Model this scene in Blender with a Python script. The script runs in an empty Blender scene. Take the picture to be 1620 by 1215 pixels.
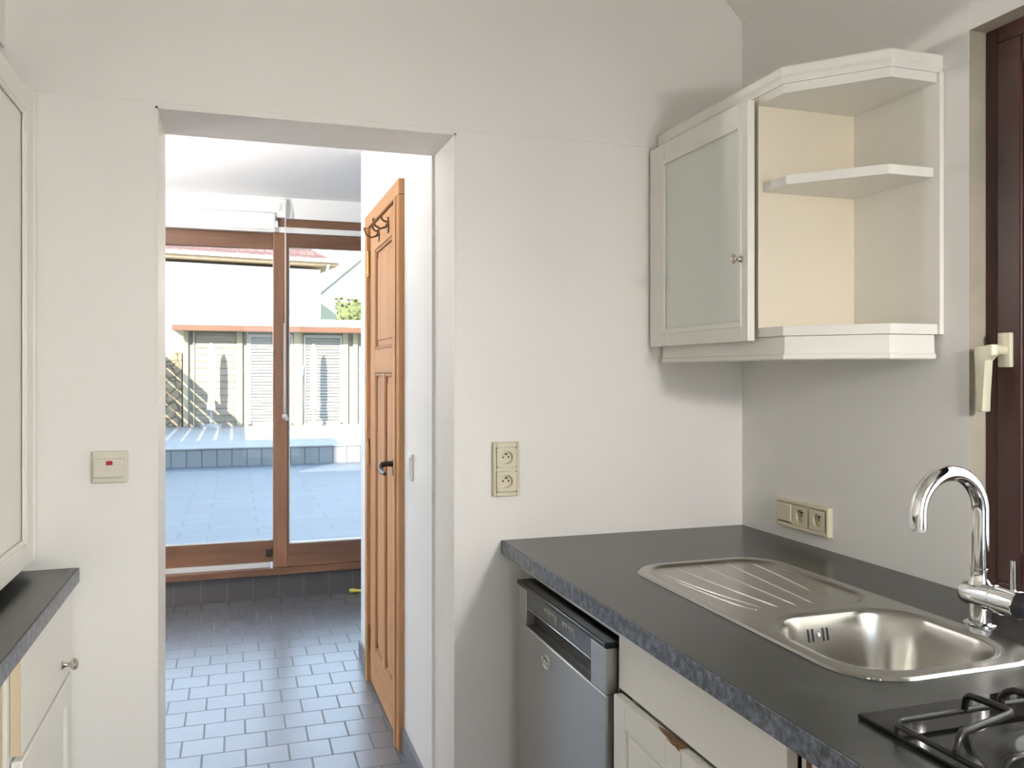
import bpy, bmesh, math, random
from mathutils import Vector, Matrix, noise
random.seed(7)
SC = bpy.context.scene
COL = SC.collection
PI = math.pi

# ------------------------------------------------------------------ materials
MATS = {}

def new_mat(name):
    m = bpy.data.materials.new(name)
    m.use_nodes = True
    nt = m.node_tree
    return m, nt, nt.nodes['Principled BSDF']

def link(nt, a, b):
    nt.links.new(a, b)

def coords(nt, scale=(1, 1, 1), loc=(0, 0, 0), rot=(0, 0, 0)):
    tc = nt.nodes.new('ShaderNodeTexCoord')
    mp = nt.nodes.new('ShaderNodeMapping')
    mp.inputs['Scale'].default_value = scale
    mp.inputs['Location'].default_value = loc
    mp.inputs['Rotation'].default_value = rot
    link(nt, tc.outputs['Object'], mp.inputs['Vector'])
    return mp.outputs['Vector']

def ramp(nt, fac, stops):
    r = nt.nodes.new('ShaderNodeValToRGB')
    els = r.color_ramp.elements
    while len(els) < len(stops):
        els.new(0.5)
    for e, (p, c) in zip(els, stops):
        e.position = p
        e.color = (*c, 1)
    link(nt, fac, r.inputs['Fac'])
    return r.outputs['Color']

def noise_node(nt, vec, scale, detail=4, rough=0.55):
    n = nt.nodes.new('ShaderNodeTexNoise')
    n.inputs['Scale'].default_value = scale
    n.inputs['Detail'].default_value = detail
    n.inputs['Roughness'].default_value = rough
    link(nt, vec, n.inputs['Vector'])
    return n.outputs['Fac']

def bump(nt, bsdf, height, strength=0.2, dist=0.002):
    b = nt.nodes.new('ShaderNodeBump')
    b.inputs['Strength'].default_value = strength
    b.inputs['Distance'].default_value = dist
    link(nt, height, b.inputs['Height'])
    link(nt, b.outputs['Normal'], bsdf.inputs['Normal'])

def paint(name, col, rough=0.5, var=0.04, scale=3.0, bscale=0, bstr=0.2, bdist=0.002, metal=0.0, spec=0.5, stretch=(1, 1, 1)):
    m, nt, b = new_mat(name)
    v = coords(nt, stretch)
    lo = tuple(max(0, c * (1 - var)) for c in col)
    hi = tuple(min(1, c * (1 + var)) for c in col)
    c = ramp(nt, noise_node(nt, v, scale), [(0.3, lo), (0.7, hi)])
    link(nt, c, b.inputs['Base Color'])
    b.inputs['Roughness'].default_value = rough
    b.inputs['Metallic'].default_value = metal
    b.inputs['Specular IOR Level'].default_value = spec
    if bscale:
        bump(nt, b, noise_node(nt, v, bscale, 3), bstr, bdist)
    MATS[name] = m
    return m

def wood(name, dark, light, rough=0.4, axis='Z', scale=18.0, bstr=0.05):
    m, nt, b = new_mat(name)
    s = {'X': (0.08, 1, 1), 'Y': (1, 0.08, 1), 'Z': (1, 1, 0.08)}[axis]
    v = coords(nt, s)
    f = noise_node(nt, v, scale, 6, 0.6)
    c = ramp(nt, f, [(0.3, dark), (0.55, tuple((a + d) / 2 for a, d in zip(dark, light))), (0.72, light)])
    link(nt, c, b.inputs['Base Color'])
    b.inputs['Roughness'].default_value = rough
    bump(nt, b, f, bstr, 0.002)
    if name.startswith('pine'):
        b.inputs['Specular IOR Level'].default_value = 0.2
    MATS[name] = m
    return m

def tiles(name, tile, grout, w, h, plane='XY', loc=(0, 0, 0), mortar=0.004, rough=0.3, offset=0.5, var=0.12, bstr=0.3, grough=None, mottled=0.0):
    m, nt, b = new_mat(name)
    rot = {'XY': (0, 0, 0), 'XZ': (-PI / 2, 0, 0), 'YZ': (0, PI / 2, 0)}[plane]
    tc = nt.nodes.new('ShaderNodeTexCoord')
    comb = nt.nodes.new('ShaderNodeCombineXYZ')
    sep = nt.nodes.new('ShaderNodeSeparateXYZ')
    link(nt, tc.outputs['Object'], sep.inputs[0])
    pick = {'XY': ('X', 'Y'), 'XZ': ('X', 'Z'), 'YZ': ('Y', 'Z')}[plane]
    for k, ax in enumerate(pick):
        add = nt.nodes.new('ShaderNodeMath')
        add.operation = 'ADD'
        add.inputs[1].default_value = loc[k]
        link(nt, sep.outputs[ax], add.inputs[0])
        link(nt, add.outputs[0], comb.inputs[k])
    br = nt.nodes.new('ShaderNodeTexBrick')
    br.offset = offset
    br.inputs['Scale'].default_value = 1.0
    br.inputs['Brick Width'].default_value = w
    br.inputs['Row Height'].default_value = h
    br.inputs['Mortar Size'].default_value = mortar
    br.inputs['Mortar Smooth'].default_value = 0.1
    br.inputs['Color1'].default_value = (*[c * (1 - var) for c in tile], 1)
    br.inputs['Color2'].default_value = (*[min(1, c * (1 + var)) for c in tile], 1)
    br.inputs['Mortar'].default_value = (*grout, 1)
    link(nt, comb.outputs[0], br.inputs['Vector'])
    mix = nt.nodes.new('ShaderNodeMixRGB')
    mix.blend_type = 'MULTIPLY'
    mix.inputs['Fac'].default_value = 1.0
    n = ramp(nt, noise_node(nt, comb.outputs[0], 6.0), [(0.3, (1 - mottled,) * 3), (0.7, (1, 1, 1))])
    link(nt, br.outputs['Color'], mix.inputs['Color1'])
    link(nt, n, mix.inputs['Color2'])
    link(nt, mix.outputs[0], b.inputs['Base Color'])
    inv = nt.nodes.new('ShaderNodeMath')
    inv.operation = 'SUBTRACT'
    inv.inputs[0].default_value = 1.0
    link(nt, br.outputs['Fac'], inv.inputs[1])
    bump(nt, b, inv.outputs[0], bstr, 0.002)
    if grough is not None:
        mr = nt.nodes.new('ShaderNodeMapRange')
        mr.inputs['To Min'].default_value = rough
        mr.inputs['To Max'].default_value = grough
        link(nt, br.outputs['Fac'], mr.inputs['Value'])
        link(nt, mr.outputs[0], b.inputs['Roughness'])
    else:
        b.inputs['Roughness'].default_value = rough
    MATS[name] = m
    return m

# kitchen
paint('wall_paint', (0.775, 0.752, 0.72), 0.55, 0.015, 2.0, 60, 0.04, 0.001)
paint('wall_paint_cool_light', (0.755, 0.75, 0.73), 0.55, 0.015, 2.0, 60, 0.04, 0.001)  # wall paint tinted cooler for the bluish light on the right wall
paint('rough_plaster', (0.79, 0.76, 0.72), 0.42, 0.02, 6.0, 170, 0.75, 0.004)
paint('hall_paint', (0.83, 0.83, 0.83), 0.55, 0.01, 2.0, 90, 0.12, 0.002)
paint('cabinet_paint', (0.78, 0.765, 0.72), 0.38, 0.02, 5.0)
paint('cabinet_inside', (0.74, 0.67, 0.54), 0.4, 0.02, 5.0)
paint('left_cabinet_paint', (0.76, 0.745, 0.70), 0.38, 0.02, 5.0)
paint('dark_gap', (0.02, 0.02, 0.02), 0.8)
paint('raw_wood_edge', (0.58, 0.48, 0.34), 0.5, 0.08, 8, stretch=(1, 1, 0.15))
paint('chipped_wood', (0.20, 0.10, 0.045), 0.6, 0.5, 120)
paint('red_brown_wood', (0.16, 0.045, 0.022), 0.45, 0.15, 20, stretch=(1, 1, 0.1))
paint('laminate', (0.028, 0.029, 0.028), 0.27, 0.4, 9.0, 140, 0.10, 0.001)
def edge_laminate():
    m, nt, b = new_mat('laminate_edge')
    v = coords(nt)
    c = ramp(nt, noise_node(nt, v, 55, 6, 0.7), [(0.38, (0.04, 0.046, 0.06)), (0.5, (0.10, 0.115, 0.145)), (0.62, (0.20, 0.225, 0.27))])
    link(nt, c, b.inputs['Base Color'])
    b.inputs['Roughness'].default_value = 0.32
    MATS['laminate_edge'] = m
edge_laminate()
def brushed(name, col, rough, stretch, bstr=0.08):
    m, nt, b = new_mat(name)
    v = coords(nt, stretch)
    f = noise_node(nt, v, 300, 2)
    b.inputs['Base Color'].default_value = (*col, 1)
    b.inputs['Metallic'].default_value = 1.0
    mr = nt.nodes.new('ShaderNodeMapRange')
    k = 0.0 if bstr == 0 else 1.0
    mr.inputs['To Min'].default_value = rough * (1 - 0.2 * k)
    mr.inputs['To Max'].default_value = rough * (1 + 0.25 * k)
    link(nt, f, mr.inputs['Value'])
    link(nt, mr.outputs[0], b.inputs['Roughness'])
    if bstr:
        bump(nt, b, f, bstr, 0.0004)
    MATS[name] = m
brushed('sink_steel', (0.44, 0.43, 0.405), 0.25, (1, 0.06, 1), 0.0)
brushed('dishwasher_steel', (0.50, 0.49, 0.47), 0.33, (1, 1, 0.03), 0.03)
paint('polished_steel', (0.72, 0.71, 0.68), 0.14, 0.01, 3, metal=1.0)
paint('chrome', (0.82, 0.82, 0.82), 0.05, 0.0, 3, metal=1.0)
paint('nickel', (0.62, 0.59, 0.53), 0.18, 0.02, 3, metal=1.0)
paint('light_metal', (0.66, 0.65, 0.62), 0.35, 0.02, 3, metal=0.6)
paint('black_plastic', (0.012, 0.012, 0.014), 0.25)
paint('recess_black', (0.012, 0.012, 0.013), 0.45, spec=0.25)
paint('control_panel', (0.07, 0.072, 0.07), 0.16)
paint('print_grey', (0.40, 0.40, 0.39), 0.5)
paint('hob_glass', (0.008, 0.008, 0.008), 0.08, spec=0.3)
paint('black_enamel', (0.011, 0.0105, 0.010), 0.30, spec=0.3)
paint('socket_plastic', (0.64, 0.585, 0.44), 0.35, 0.01)
paint('switch_plastic', (0.62, 0.59, 0.50), 0.35, 0.01)
paint('neon_red', (0.35, 0.01, 0.02), 0.25)
paint('white_plastic', (0.78, 0.78, 0.77), 0.4)
paint('handle_metal', (0.74, 0.70, 0.55), 0.25, 0.02, 5, metal=0.15)
paint('bronze', (0.045, 0.035, 0.028), 0.32, 0.1, 20, metal=0.7)
paint('hook_brass', (0.16, 0.09, 0.04), 0.35, 0.1, 20, metal=0.8)
paint('hinge_brass', (0.42, 0.27, 0.10), 0.3, 0.1, 20, metal=0.9)
wood('mahogany', (0.035, 0.011, 0.009), (0.075, 0.024, 0.018), 0.38)
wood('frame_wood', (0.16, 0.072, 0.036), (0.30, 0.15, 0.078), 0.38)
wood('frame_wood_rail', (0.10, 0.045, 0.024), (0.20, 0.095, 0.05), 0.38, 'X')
wood('pine', (0.36, 0.185, 0.085), (0.49, 0.285, 0.15), 0.6, 'Z', 14)
wood('pine_rail', (0.36, 0.185, 0.085), (0.49, 0.285, 0.15), 0.6, 'Y', 14)
wood('pine_groove', (0.22, 0.11, 0.05), (0.33, 0.18, 0.09), 0.6, 'Z', 14)
tiles('floor_tiles', (0.115, 0.112, 0.122), (0.085, 0.083, 0.082), 0.151, 0.143, 'XY', (0.151 * 20 - 0.037, 0.143 * 40 - 4.279 + 0.143 * 29), 0.004, 0.29, 0.5, 0.10, 0.25, 0.6)
MATS['floor_tiles'].node_tree.nodes['Principled BSDF'].inputs['IOR'].default_value = 1.5
tiles('plinth_tiles', (0.072, 0.066, 0.068), (0.11, 0.10, 0.095), 0.151, 0.30, 'XZ', (0.151 * 20 - 0.105, 0.05), 0.004, 0.35, 0.0, 0.06, 0.25)
paint('skirting_tile', (0.12, 0.115, 0.125), 0.4, 0.06, 10)
# outside
tiles('patio_slabs', (0.070, 0.075, 0.083), (0.035, 0.04, 0.045), 0.62, 0.31, 'XY', (10.13, 20.0), 0.008, 0.5, 0.37, 0.06, 0.3, mottled=0.12)
paint('bounce_gravel', (0.42, 0.405, 0.38), 0.8, 0.06, 20)
tiles('terrace_slabs', (0.17, 0.163, 0.16), (0.13, 0.127, 0.122), 0.62, 0.62, 'XY', (10.13, 20.0), 0.008, 0.6, 0.5, 0.05, 0.2, mottled=0.1)
tiles('riser_tiles', (0.145, 0.15, 0.15), (0.055, 0.06, 0.065), 0.203, 0.6, 'XZ', (0.203 * 20 + 0.043, 0.1), 0.008, 0.5, 0.0, 0.05, 0.3)
paint('house_render', (0.75, 0.74, 0.71), 0.8, 0.03, 1.0)
paint('cream_render', (0.24, 0.245, 0.175), 0.8, 0.03, 1.0)
tiles('roof_tiles', (0.105, 0.044, 0.032), (0.04, 0.018, 0.013), 0.28, 0.22, 'XZ', (20, 0), 0.02, 0.7, 0.5, 0.25, 0.6)
paint('gutter', (0.42, 0.40, 0.33), 0.5)
paint('soffit_wood', (0.30, 0.21, 0.12), 0.6, 0.2, 4)
paint('pale_grey', (0.30, 0.31, 0.32), 0.5)
paint('fascia_wood', (0.088, 0.033, 0.014), 0.5, 0.2, 3, stretch=(0.3, 1, 1))
paint('shed_wood', (0.26, 0.23, 0.145), 0.6, 0.12, 6, stretch=(1, 1, 0.2))
paint('shed_boards', (0.19, 0.16, 0.12), 0.6, 0.25, 5, stretch=(0.2, 1, 1.5))
paint('shed_roof', (0.40, 0.40, 0.28), 0.7, 0.2, 3)
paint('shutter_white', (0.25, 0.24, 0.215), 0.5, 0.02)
paint('parasol_cloth', (0.75, 0.75, 0.73), 0.7, 0.02)
paint('pole_grey', (0.25, 0.25, 0.25), 0.5)
paint('leaf_green', (0.06, 0.075, 0.018), 0.6, 0.6, 9)
paint('canopy_wood', (0.32, 0.22, 0.13), 0.6, 0.15, 4)
paint('yellow_plastic', (0.62, 0.56, 0.10), 0.4)
def stone_mat():
    m, nt, b = new_mat('rubble_stone')
    v = coords(nt)
    vo = nt.nodes.new('ShaderNodeTexVoronoi')
    vo.feature = 'DISTANCE_TO_EDGE'
    vo.inputs['Scale'].default_value = 5.5
    link(nt, v, vo.inputs['Vector'])
    c = ramp(nt, vo.outputs['Distance'], [(0.02, (0.05, 0.037, 0.02)), (0.07, (0.16, 0.125, 0.08)), (0.3, (0.19, 0.155, 0.10))])
    link(nt, c, b.inputs['Base Color'])
    b.inputs['Roughness'].default_value = 0.8
    bump(nt, b, vo.outputs['Distance'], 0.6, 0.05)
    MATS['rubble_stone'] = m
stone_mat()
def glass_mat(name, tint, refl=1.0):
    m = bpy.data.materials.new(name)
    m.use_nodes = True
    nt = m.node_tree
    nt.nodes.clear()
    out = nt.nodes.new('ShaderNodeOutputMaterial')
    tr = nt.nodes.new('ShaderNodeBsdfTransparent')
    tr.inputs['Color'].default_value = (*tint, 1)
    gl = nt.nodes.new('ShaderNodeBsdfGlossy')
    gl.inputs['Roughness'].default_value = 0.0
    fr = nt.nodes.new('ShaderNodeFresnel')
    fr.inputs['IOR'].default_value = 1.22
    mx = nt.nodes.new('ShaderNodeMixShader')
    link(nt, fr.outputs[0], mx.inputs['Fac'])
    link(nt, tr.outputs[0], mx.inputs[1])
    link(nt, gl.outputs[0], mx.inputs[2])
    link(nt, mx.outputs[0], out.inputs['Surface'])
    MATS[name] = m
glass_mat('clear_glass', (0.97, 0.98, 0.98))
def frosted():
    m, nt, b = new_mat('frosted_glass')
    b.inputs['Base Color'].default_value = (0.80, 0.84, 0.78, 1)
    b.inputs['Roughness'].default_value = 0.35
    b.inputs['Transmission Weight'].default_value = 0.12
    bump(nt, b, noise_node(nt, coords(nt), 400, 2), 0.08, 0.0005)
    MATS['frosted_glass'] = m
frosted()

# ------------------------------------------------------------------ mesh helpers
class MB:
    def __init__(self):
        self.bm = bmesh.new()

    def box(self, x0, x1, y0, y1, z0, z1, bev=0.0, seg=2):
        r = bmesh.ops.create_cube(self.bm, size=1.0)
        vs = r['verts']
        bmesh.ops.scale(self.bm, vec=(abs(x1 - x0), abs(y1 - y0), abs(z1 - z0)), verts=vs)
        bmesh.ops.translate(self.bm, vec=((x0 + x1) / 2, (y0 + y1) / 2, (z0 + z1) / 2), verts=vs)
        if bev > 0:
            es = list({e for v in vs for e in v.link_edges})
            bmesh.ops.bevel(self.bm, geom=es, offset=bev, segments=seg, profile=0.5, affect='EDGES')
        return self

    def cyl(self, p0, p1, r0, r1=None, seg=24, caps=True):
        r1 = r0 if r1 is None else r1
        p0, p1 = Vector(p0), Vector(p1)
        d = p1 - p0
        q = d.to_track_quat('Z', 'Y').to_matrix().to_4x4()
        mtx = Matrix.Translation((p0 + p1) / 2) @ q
        bmesh.ops.create_cone(self.bm, cap_ends=caps, segments=seg, radius1=r0, radius2=r1, depth=d.length, matrix=mtx)
        return self

    def lathe(self, prof, o=(0, 0, 0), axis=(0, 0, 1), seg=28):
        """prof: list of (radius, height along axis)"""
        q = Vector(axis).to_track_quat('Z', 'Y').to_matrix()
        o = Vector(o)
        rings = []
        for r, h in prof:
            if r < 1e-6:
                rings.append([self.bm.verts.new(o + q @ Vector((0, 0, h)))])
            else:
                rings.append([self.bm.verts.new(o + q @ Vector((r * math.cos(2 * PI * k / seg), r * math.sin(2 * PI * k / seg), h))) for k in range(seg)])
        for a, b in zip(rings, rings[1:]):
            for k in range(seg):
                k2 = (k + 1) % seg
                if len(a) == 1 and len(b) == 1:
                    continue
                if len(a) == 1:
                    self.bm.faces.new((a[0], b[k], b[k2]))
                elif len(b) == 1:
                    self.bm.faces.new((a[k], a[k2], b[0]))
                else:
                    self.bm.faces.new((a[k], a[k2], b[k2], b[k]))
        return self

    def tube(self, pts, r, seg=14, caps=True, closed=False):
        pts = [Vector(p) for p in pts]
        n = len(pts)
        rad = r if isinstance(r, (list, tuple)) else [r] * n
        rings = []
        up = None
        for i, p in enumerate(pts):
            if closed:
                t = (pts[(i + 1) % n] - pts[i - 1]).normalized()
            else:
                t = (pts[min(i + 1, n - 1)] - pts[max(i - 1, 0)]).normalized()
            if up is None:
                up = Vector((0, 0, 1)) if abs(t.z) < 0.9 else Vector((1, 0, 0))
            a = t.cross(up)
            if a.length < 1e-4:
                a = t.orthogonal()
            a.normalize()
            b = a.cross(t).normalized()
            up = b
            rings.append([self.bm.verts.new(p + rad[i] * (a * math.cos(2 * PI * k / seg) + b * math.sin(2 * PI * k / seg))) for k in range(seg)])
        m = n if closed else n - 1
        for i in range(m):
            A, B = rings[i], rings[(i + 1) % n]
            for k in range(seg):
                k2 = (k + 1) % seg
                self.bm.faces.new((A[k], B[k], B[k2], A[k2]))
        if caps and not closed:
            self.bm.faces.new(rings[0])
            self.bm.faces.new(rings[-1])
        return self

    def prism(self, poly, z0, z1, plane='XY', bev=0.0):
        """extrude a 2-D outline; plane gives the two in-plane axes, extrusion along the third"""
        def P(a, b, c):
            return {'XY': (a, b, c), 'XZ': (a, c, b), 'YZ': (c, a, b)}[plane]
        lo = [self.bm.verts.new(P(a, b, z0)) for a, b in poly]
        hi = [self.bm.verts.new(P(a, b, z1)) for a, b in poly]
        n = len(poly)
        fs = [self.bm.faces.new(lo), self.bm.faces.new(hi)]
        for k in range(n):
            fs.append(self.bm.faces.new((lo[k], lo[(k + 1) % n], hi[(k + 1) % n], hi[k])))
        if bev:
            es = list({e for f in fs for e in f.edges})
            bmesh.ops.bevel(self.bm, geom=es, offset=bev, segments=2, profile=0.5, affect='EDGES')
        return self

    def sweep_loop(self, path, prof, closed=False):
        """path: plan polyline [(x,y)], prof: [(outward offset, z)], mitred; outward = right of travel"""
        n = len(path)
        P = [Vector((x, y)) for x, y in path]
        offs = []
        for i in range(n):
            d0 = (P[i] - P[i - 1]).normalized() if (i > 0 or closed) else None
            d1 = (P[(i + 1) % n] - P[i]).normalized() if (i < n - 1 or closed) else None
            d0 = d0 or d1
            d1 = d1 or d0
            n0, n1 = Vector((d0.y, -d0.x)), Vector((d1.y, -d1.x))
            b = n0 + n1
            offs.append(b / (b.dot(n0)) if b.length > 1e-6 else n0)
        rings = [[self.bm.verts.new((P[i].x + offs[i].x * o, P[i].y + offs[i].y * o, z)) for o, z in prof] for i in range(n)]
        k = len(prof)
        for i in range(n if closed else n - 1):
            A, B = rings[i], rings[(i + 1) % n]
            for j in range(k):
                self.bm.faces.new((A[j], A[(j + 1) % k], B[(j + 1) % k], B[j]))
        if not closed:
            self.bm.faces.new(rings[0])
            self.bm.faces.new(rings[-1])
        return self

    def build(self, name, mat, parent=None, smooth=False):
        bm = self.bm
        bmesh.ops.recalc_face_normals(bm, faces=bm.faces)
        me = bpy.data.meshes.new(name)
        bm.to_mesh(me)
        bm.free()
        o = bpy.data.objects.new(name, me)
        COL.objects.link(o)
        me.materials.append(MATS[mat])
        if smooth:
            for p in me.polygons:
                p.use_smooth = True
            try:
                me.set_sharp_from_angle(angle=math.radians(40))
            except Exception:
                pass
        if parent:
            o.parent = parent
            o.matrix_parent_inverse = Matrix.Identity(4)
        return o

def thing(name, label, cat, loc=(0, 0, 0), rz=0.0, group=None):
    o = bpy.data.objects.new(name, None)
    COL.objects.link(o)
    o.location = loc
    o.rotation_euler = (0, 0, rz)
    o.empty_display_size = 0.1
    tag(o, label, cat, group)
    return o

def tag(o, label, cat, group=None):
    o['label'] = label
    o['category'] = cat
    if group:
        o['group'] = group
    return o

def struct(o):
    o['kind'] = 'structure'
    return o

def setting(name):
    o = bpy.data.objects.new(name, None)
    COL.objects.link(o)
    o.empty_display_size = 0.1
    return struct(o)

# ------------------------------------------------------------------ key dimensions (metres; camera over the origin)
YA = 2.37          # wall with the doorway
XB = 1.557         # right wall
XL = -0.95         # left wall
YH = 2.62          # hall side of the doorway wall
YC = 5.42          # glazed wall of the hall
WT = 0.90          # worktop height
YK = -2.6          # back end of the kitchen

# ------------------------------------------------------------------ room shell
w = MB()
w.box(XL - 0.2, -0.193, YA, YH, 0, 3.8)
w.box(0.602, XB + 0.25, YA, YH, 0, 3.8)
w.box(-0.193, 0.602, YA, YH, 2.078, 3.8)
struct(w.build('wall_back', 'wall_paint'))
# slightly proud boarding above the crease at lintel height
w = MB()
w.box(-0.54, XB, YA - 0.002, YA, 2.091, 3.8)
struct(w.build('wall_back_upper', 'wall_paint'))
# rough plaster lining of the doorway (two reveals and soffit)
w = MB()
w.box(-0.196, -0.190, YA - 0.001, YH + 0.001, 0, 2.081)
w.box(0.599, 0.605, YA - 0.001, YH + 0.001, 0, 2.081)
w.box(-0.196, 0.605, YA - 0.001, YH + 0.001, 2.075, 2.081)
struct(w.build('trim_1', 'rough_plaster'))

paint('reveal_beige', (0.40, 0.36, 0.29), 0.7, 0.08, 12)  # beige, darker than the wall paint, for the window reveal
WY0, WY1, WZ0, WZ1 = 0.30, 1.48, 0.90, 2.155   # kitchen window opening in the right wall
w = MB()
w.box(XB, XB + 0.25, WY1, YA, 0, 3.8)
w.box(XB, XB + 0.25, YK, WY0, 0, 3.8)
w.box(XB, XB + 0.25, WY0, WY1, 0, WZ0)
w.box(XB, XB + 0.25, WY0, WY1, WZ1, 3.8)
struct(w.build('wall_right', 'wall_paint_cool_light'))
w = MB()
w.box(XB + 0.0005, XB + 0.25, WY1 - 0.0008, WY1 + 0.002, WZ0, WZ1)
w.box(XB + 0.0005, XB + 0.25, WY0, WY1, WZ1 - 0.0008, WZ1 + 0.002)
struct(w.build('trim_3', 'reveal_beige'))
w = MB()
w.box(XB - 0.002, XB, WY1 + 0.0, 1.55, 2.085, 2.6)
w.box(XB - 0.002, XB, 1.55, YA, 2.085, 2.55)
struct(w.build('wall_right_upper', 'wall_paint_cool_light'))
w = MB()
w.box(XL - 0.2, XL, YK, YA, 0, 3.8)
struct(w.build('wall_left', 'wall_paint'))
w = MB()
w.box(XL, -0.538, YK, YA - 0.001, 2.19, 3.8)
struct(w.build('wall_left_bulkhead', 'wall_paint'))
w = MB()
w.box(XL - 0.2, 0.05, YK - 0.2, YK, 0, 3.8)
w.box(1.50, XB + 0.25, YK - 0.2, YK, 0, 3.8)
w.box(0.05, 1.50, YK - 0.2, YK, 2.35, 3.8)
struct(w.build('wall_front', 'wall_paint'))
# ceiling: slope rising from the right wall, then flat
def slope(y0, y1, x0, x1, mb):
    zf = lambda x: 2.52 + (XB - x) * 1.0
    mb.prism([(x0, zf(x0)), (x1, zf(x1)), (x1, zf(x1) + 0.25), (x0, zf(x0) + 0.25)], y0, y1, 'XZ')
w = MB()
slope(YK, YA, XB + 0.25, 0.3, w)
w.box(XL - 0.2, 0.3, YK, YA, 2.52 + XB - 0.3, 2.52 + XB - 0.3 + 0.2)
struct(w.build('ceiling', 'wall_paint'))
w = MB()
w.box(XL, XB, YK, YH - 0.1, -0.1, 0)
w.box(-4.2, 3.2, YH - 0.1, 5.55, -0.1, 0)
struct(w.build('floor', 'floor_tiles'))

# hall shell
HX = 0.59
w = MB()
w.box(HX, HX + 0.12, YH, 3.10, 0, 2.6)
w.box(HX, HX + 0.12, 3.90, 4.20, 0, 2.6)
w.box(HX, HX + 0.12, 3.10, 3.90, 2.075, 2.6)
w.box(HX + 0.12, 3.1, 4.08, 4.20, 0, 2.6)
struct(w.build('wall_hall_right', 'hall_paint'))
w = MB()
w.box(HX + 0.5, HX + 0.55, 2.7, 4.08, 0, 2.5)
struct(w.build('wall_cupboard_back', 'hall_paint'))
w = MB()
w.box(-4.2, -4.0, YH, 5.55, 0, 2.6)
w.box(3.0, 3.2, 4.2, 5.55, 0, 2.6)
struct(w.build('wall_hall_left', 'hall_paint'))
w = MB()
w.box(-4.2, XL - 0.2, YA + 0.1, YH, 0, 2.6)
struct(w.build('wall_hall_back', 'hall_paint'))
w = MB()
for b in ((-4.2, -3.4, YH, 5.55), (-2.2, 3.2, YH, 5.55), (-3.4, -2.2, YH, 3.2), (-3.4, -2.2, 5.2, 5.55)):  # gap left as an added, unseen rooflight to brighten the hall
    w.box(*b, 2.472, 2.62)
struct(w.build('ceiling_hall', 'hall_paint'))
w = MB()
w.box(-4.0, 0.236, 5.41, 5.55, 2.257, 2.472)
w.box(0.236, 3.0, 5.41, 5.55, 2.345, 2.472)
w.box(-4.0, -1.25, 5.41, 5.55, 0.19, 2.257)
w.box(1.85, 3.0, 5.41, 5.55, 0.19, 2.345)
struct(w.build('wall_hall_far', 'hall_paint'))
w = MB()
w.box(-4.0, 3.0, YC, 5.55, 0, 0.148)
struct(w.build('trim_2', 'plinth_tiles'))
w = MB()
w.box(HX - 0.011, HX, YH, 3.075, 0, 0.09, 0.002)
w.box(HX - 0.011, HX, 3.925, 4.21, 0, 0.075, 0.002)
w.box(HX, HX + 0.9, 4.20, 4.211, 0, 0.075, 0.002)
struct(w.build('baseboard_hall_right', 'skirting_tile'))

# ------------------------------------------------------------------ hall glazing (window_1)
win = setting('window_1')
m = MB()
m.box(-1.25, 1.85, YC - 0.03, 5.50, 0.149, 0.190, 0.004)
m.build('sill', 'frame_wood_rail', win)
m = MB()
m.box(-1.25, 0.207, YC + 0.018, 5.50, 0.1905, 0.220)
m.build('white_track', 'white_plastic', win)
# sliding left leaf (set back)
s = MB()
s.box(-1.25, 0.2215, YC + 0.03, YC + 0.075, 0.2205, 0.352, 0.003)
s.box(-1.25, 0.2215, YC + 0.03, YC + 0.075, 2.157, 2.256, 0.003)
s.build('sliding_leaf', 'frame_wood_rail', win)
m = MB()
m.box(-1.25, 0.214, YC + 0.05, YC + 0.056, 0.353, 2.156)
m.build('glass_pane', 'clear_glass', win)
m = MB()
m.box(-1.25, 0.2215, YC + 0.028, YC + 0.034, 0.353, 0.361)
m.build('glazing_bead', 'white_plastic', win)
# fixed right leaf
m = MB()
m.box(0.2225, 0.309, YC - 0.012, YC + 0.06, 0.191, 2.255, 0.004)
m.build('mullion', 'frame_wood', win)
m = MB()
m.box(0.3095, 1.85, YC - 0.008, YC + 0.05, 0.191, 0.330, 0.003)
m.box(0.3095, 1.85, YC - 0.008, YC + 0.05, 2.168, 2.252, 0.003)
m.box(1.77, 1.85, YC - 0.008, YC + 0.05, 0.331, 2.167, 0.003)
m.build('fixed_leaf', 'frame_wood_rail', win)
m = MB()
m.box(0.3095, 0.317, YC + 0.0, YC + 0.04, 0.331, 2.167)
m.build('glazing_bead', 'frame_wood', win)
m = MB()
m.box(0.317, 0.3225, YC + 0.0, YC + 0.03, 0.337, 2.16)
m.box(0.317, 1.77, YC + 0.0, YC + 0.03, 0.331, 0.339)
m.build('sealing_strip', 'white_plastic', win)
m = MB()
m.box(0.3225, 1.77, YC + 0.02, YC + 0.026, 0.339, 2.167)
m.build('glass_pane', 'clear_glass', win)
m = MB()
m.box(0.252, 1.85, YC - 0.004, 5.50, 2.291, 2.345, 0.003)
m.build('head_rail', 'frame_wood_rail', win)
m = MB()
m.box(0.226, 1.85, YC - 0.016, 5.50, 2.2555, 2.2905, 0.003)
m.build('white_rail', 'white_plastic', win)
m = MB()
m.box(0.180, 0.2215, YC + 0.022, YC + 0.031, 0.255, 0.300, 0.003)
m.cyl((0.2, YC + 0.022, 0.288), (0.2, YC + 0.008, 0.288), 0.008)
m.box(0.192, 0.208, YC + 0.010, YC + 0.022, 0.262, 0.276, 0.002)
m.build('bolt', 'bronze', win)

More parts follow.
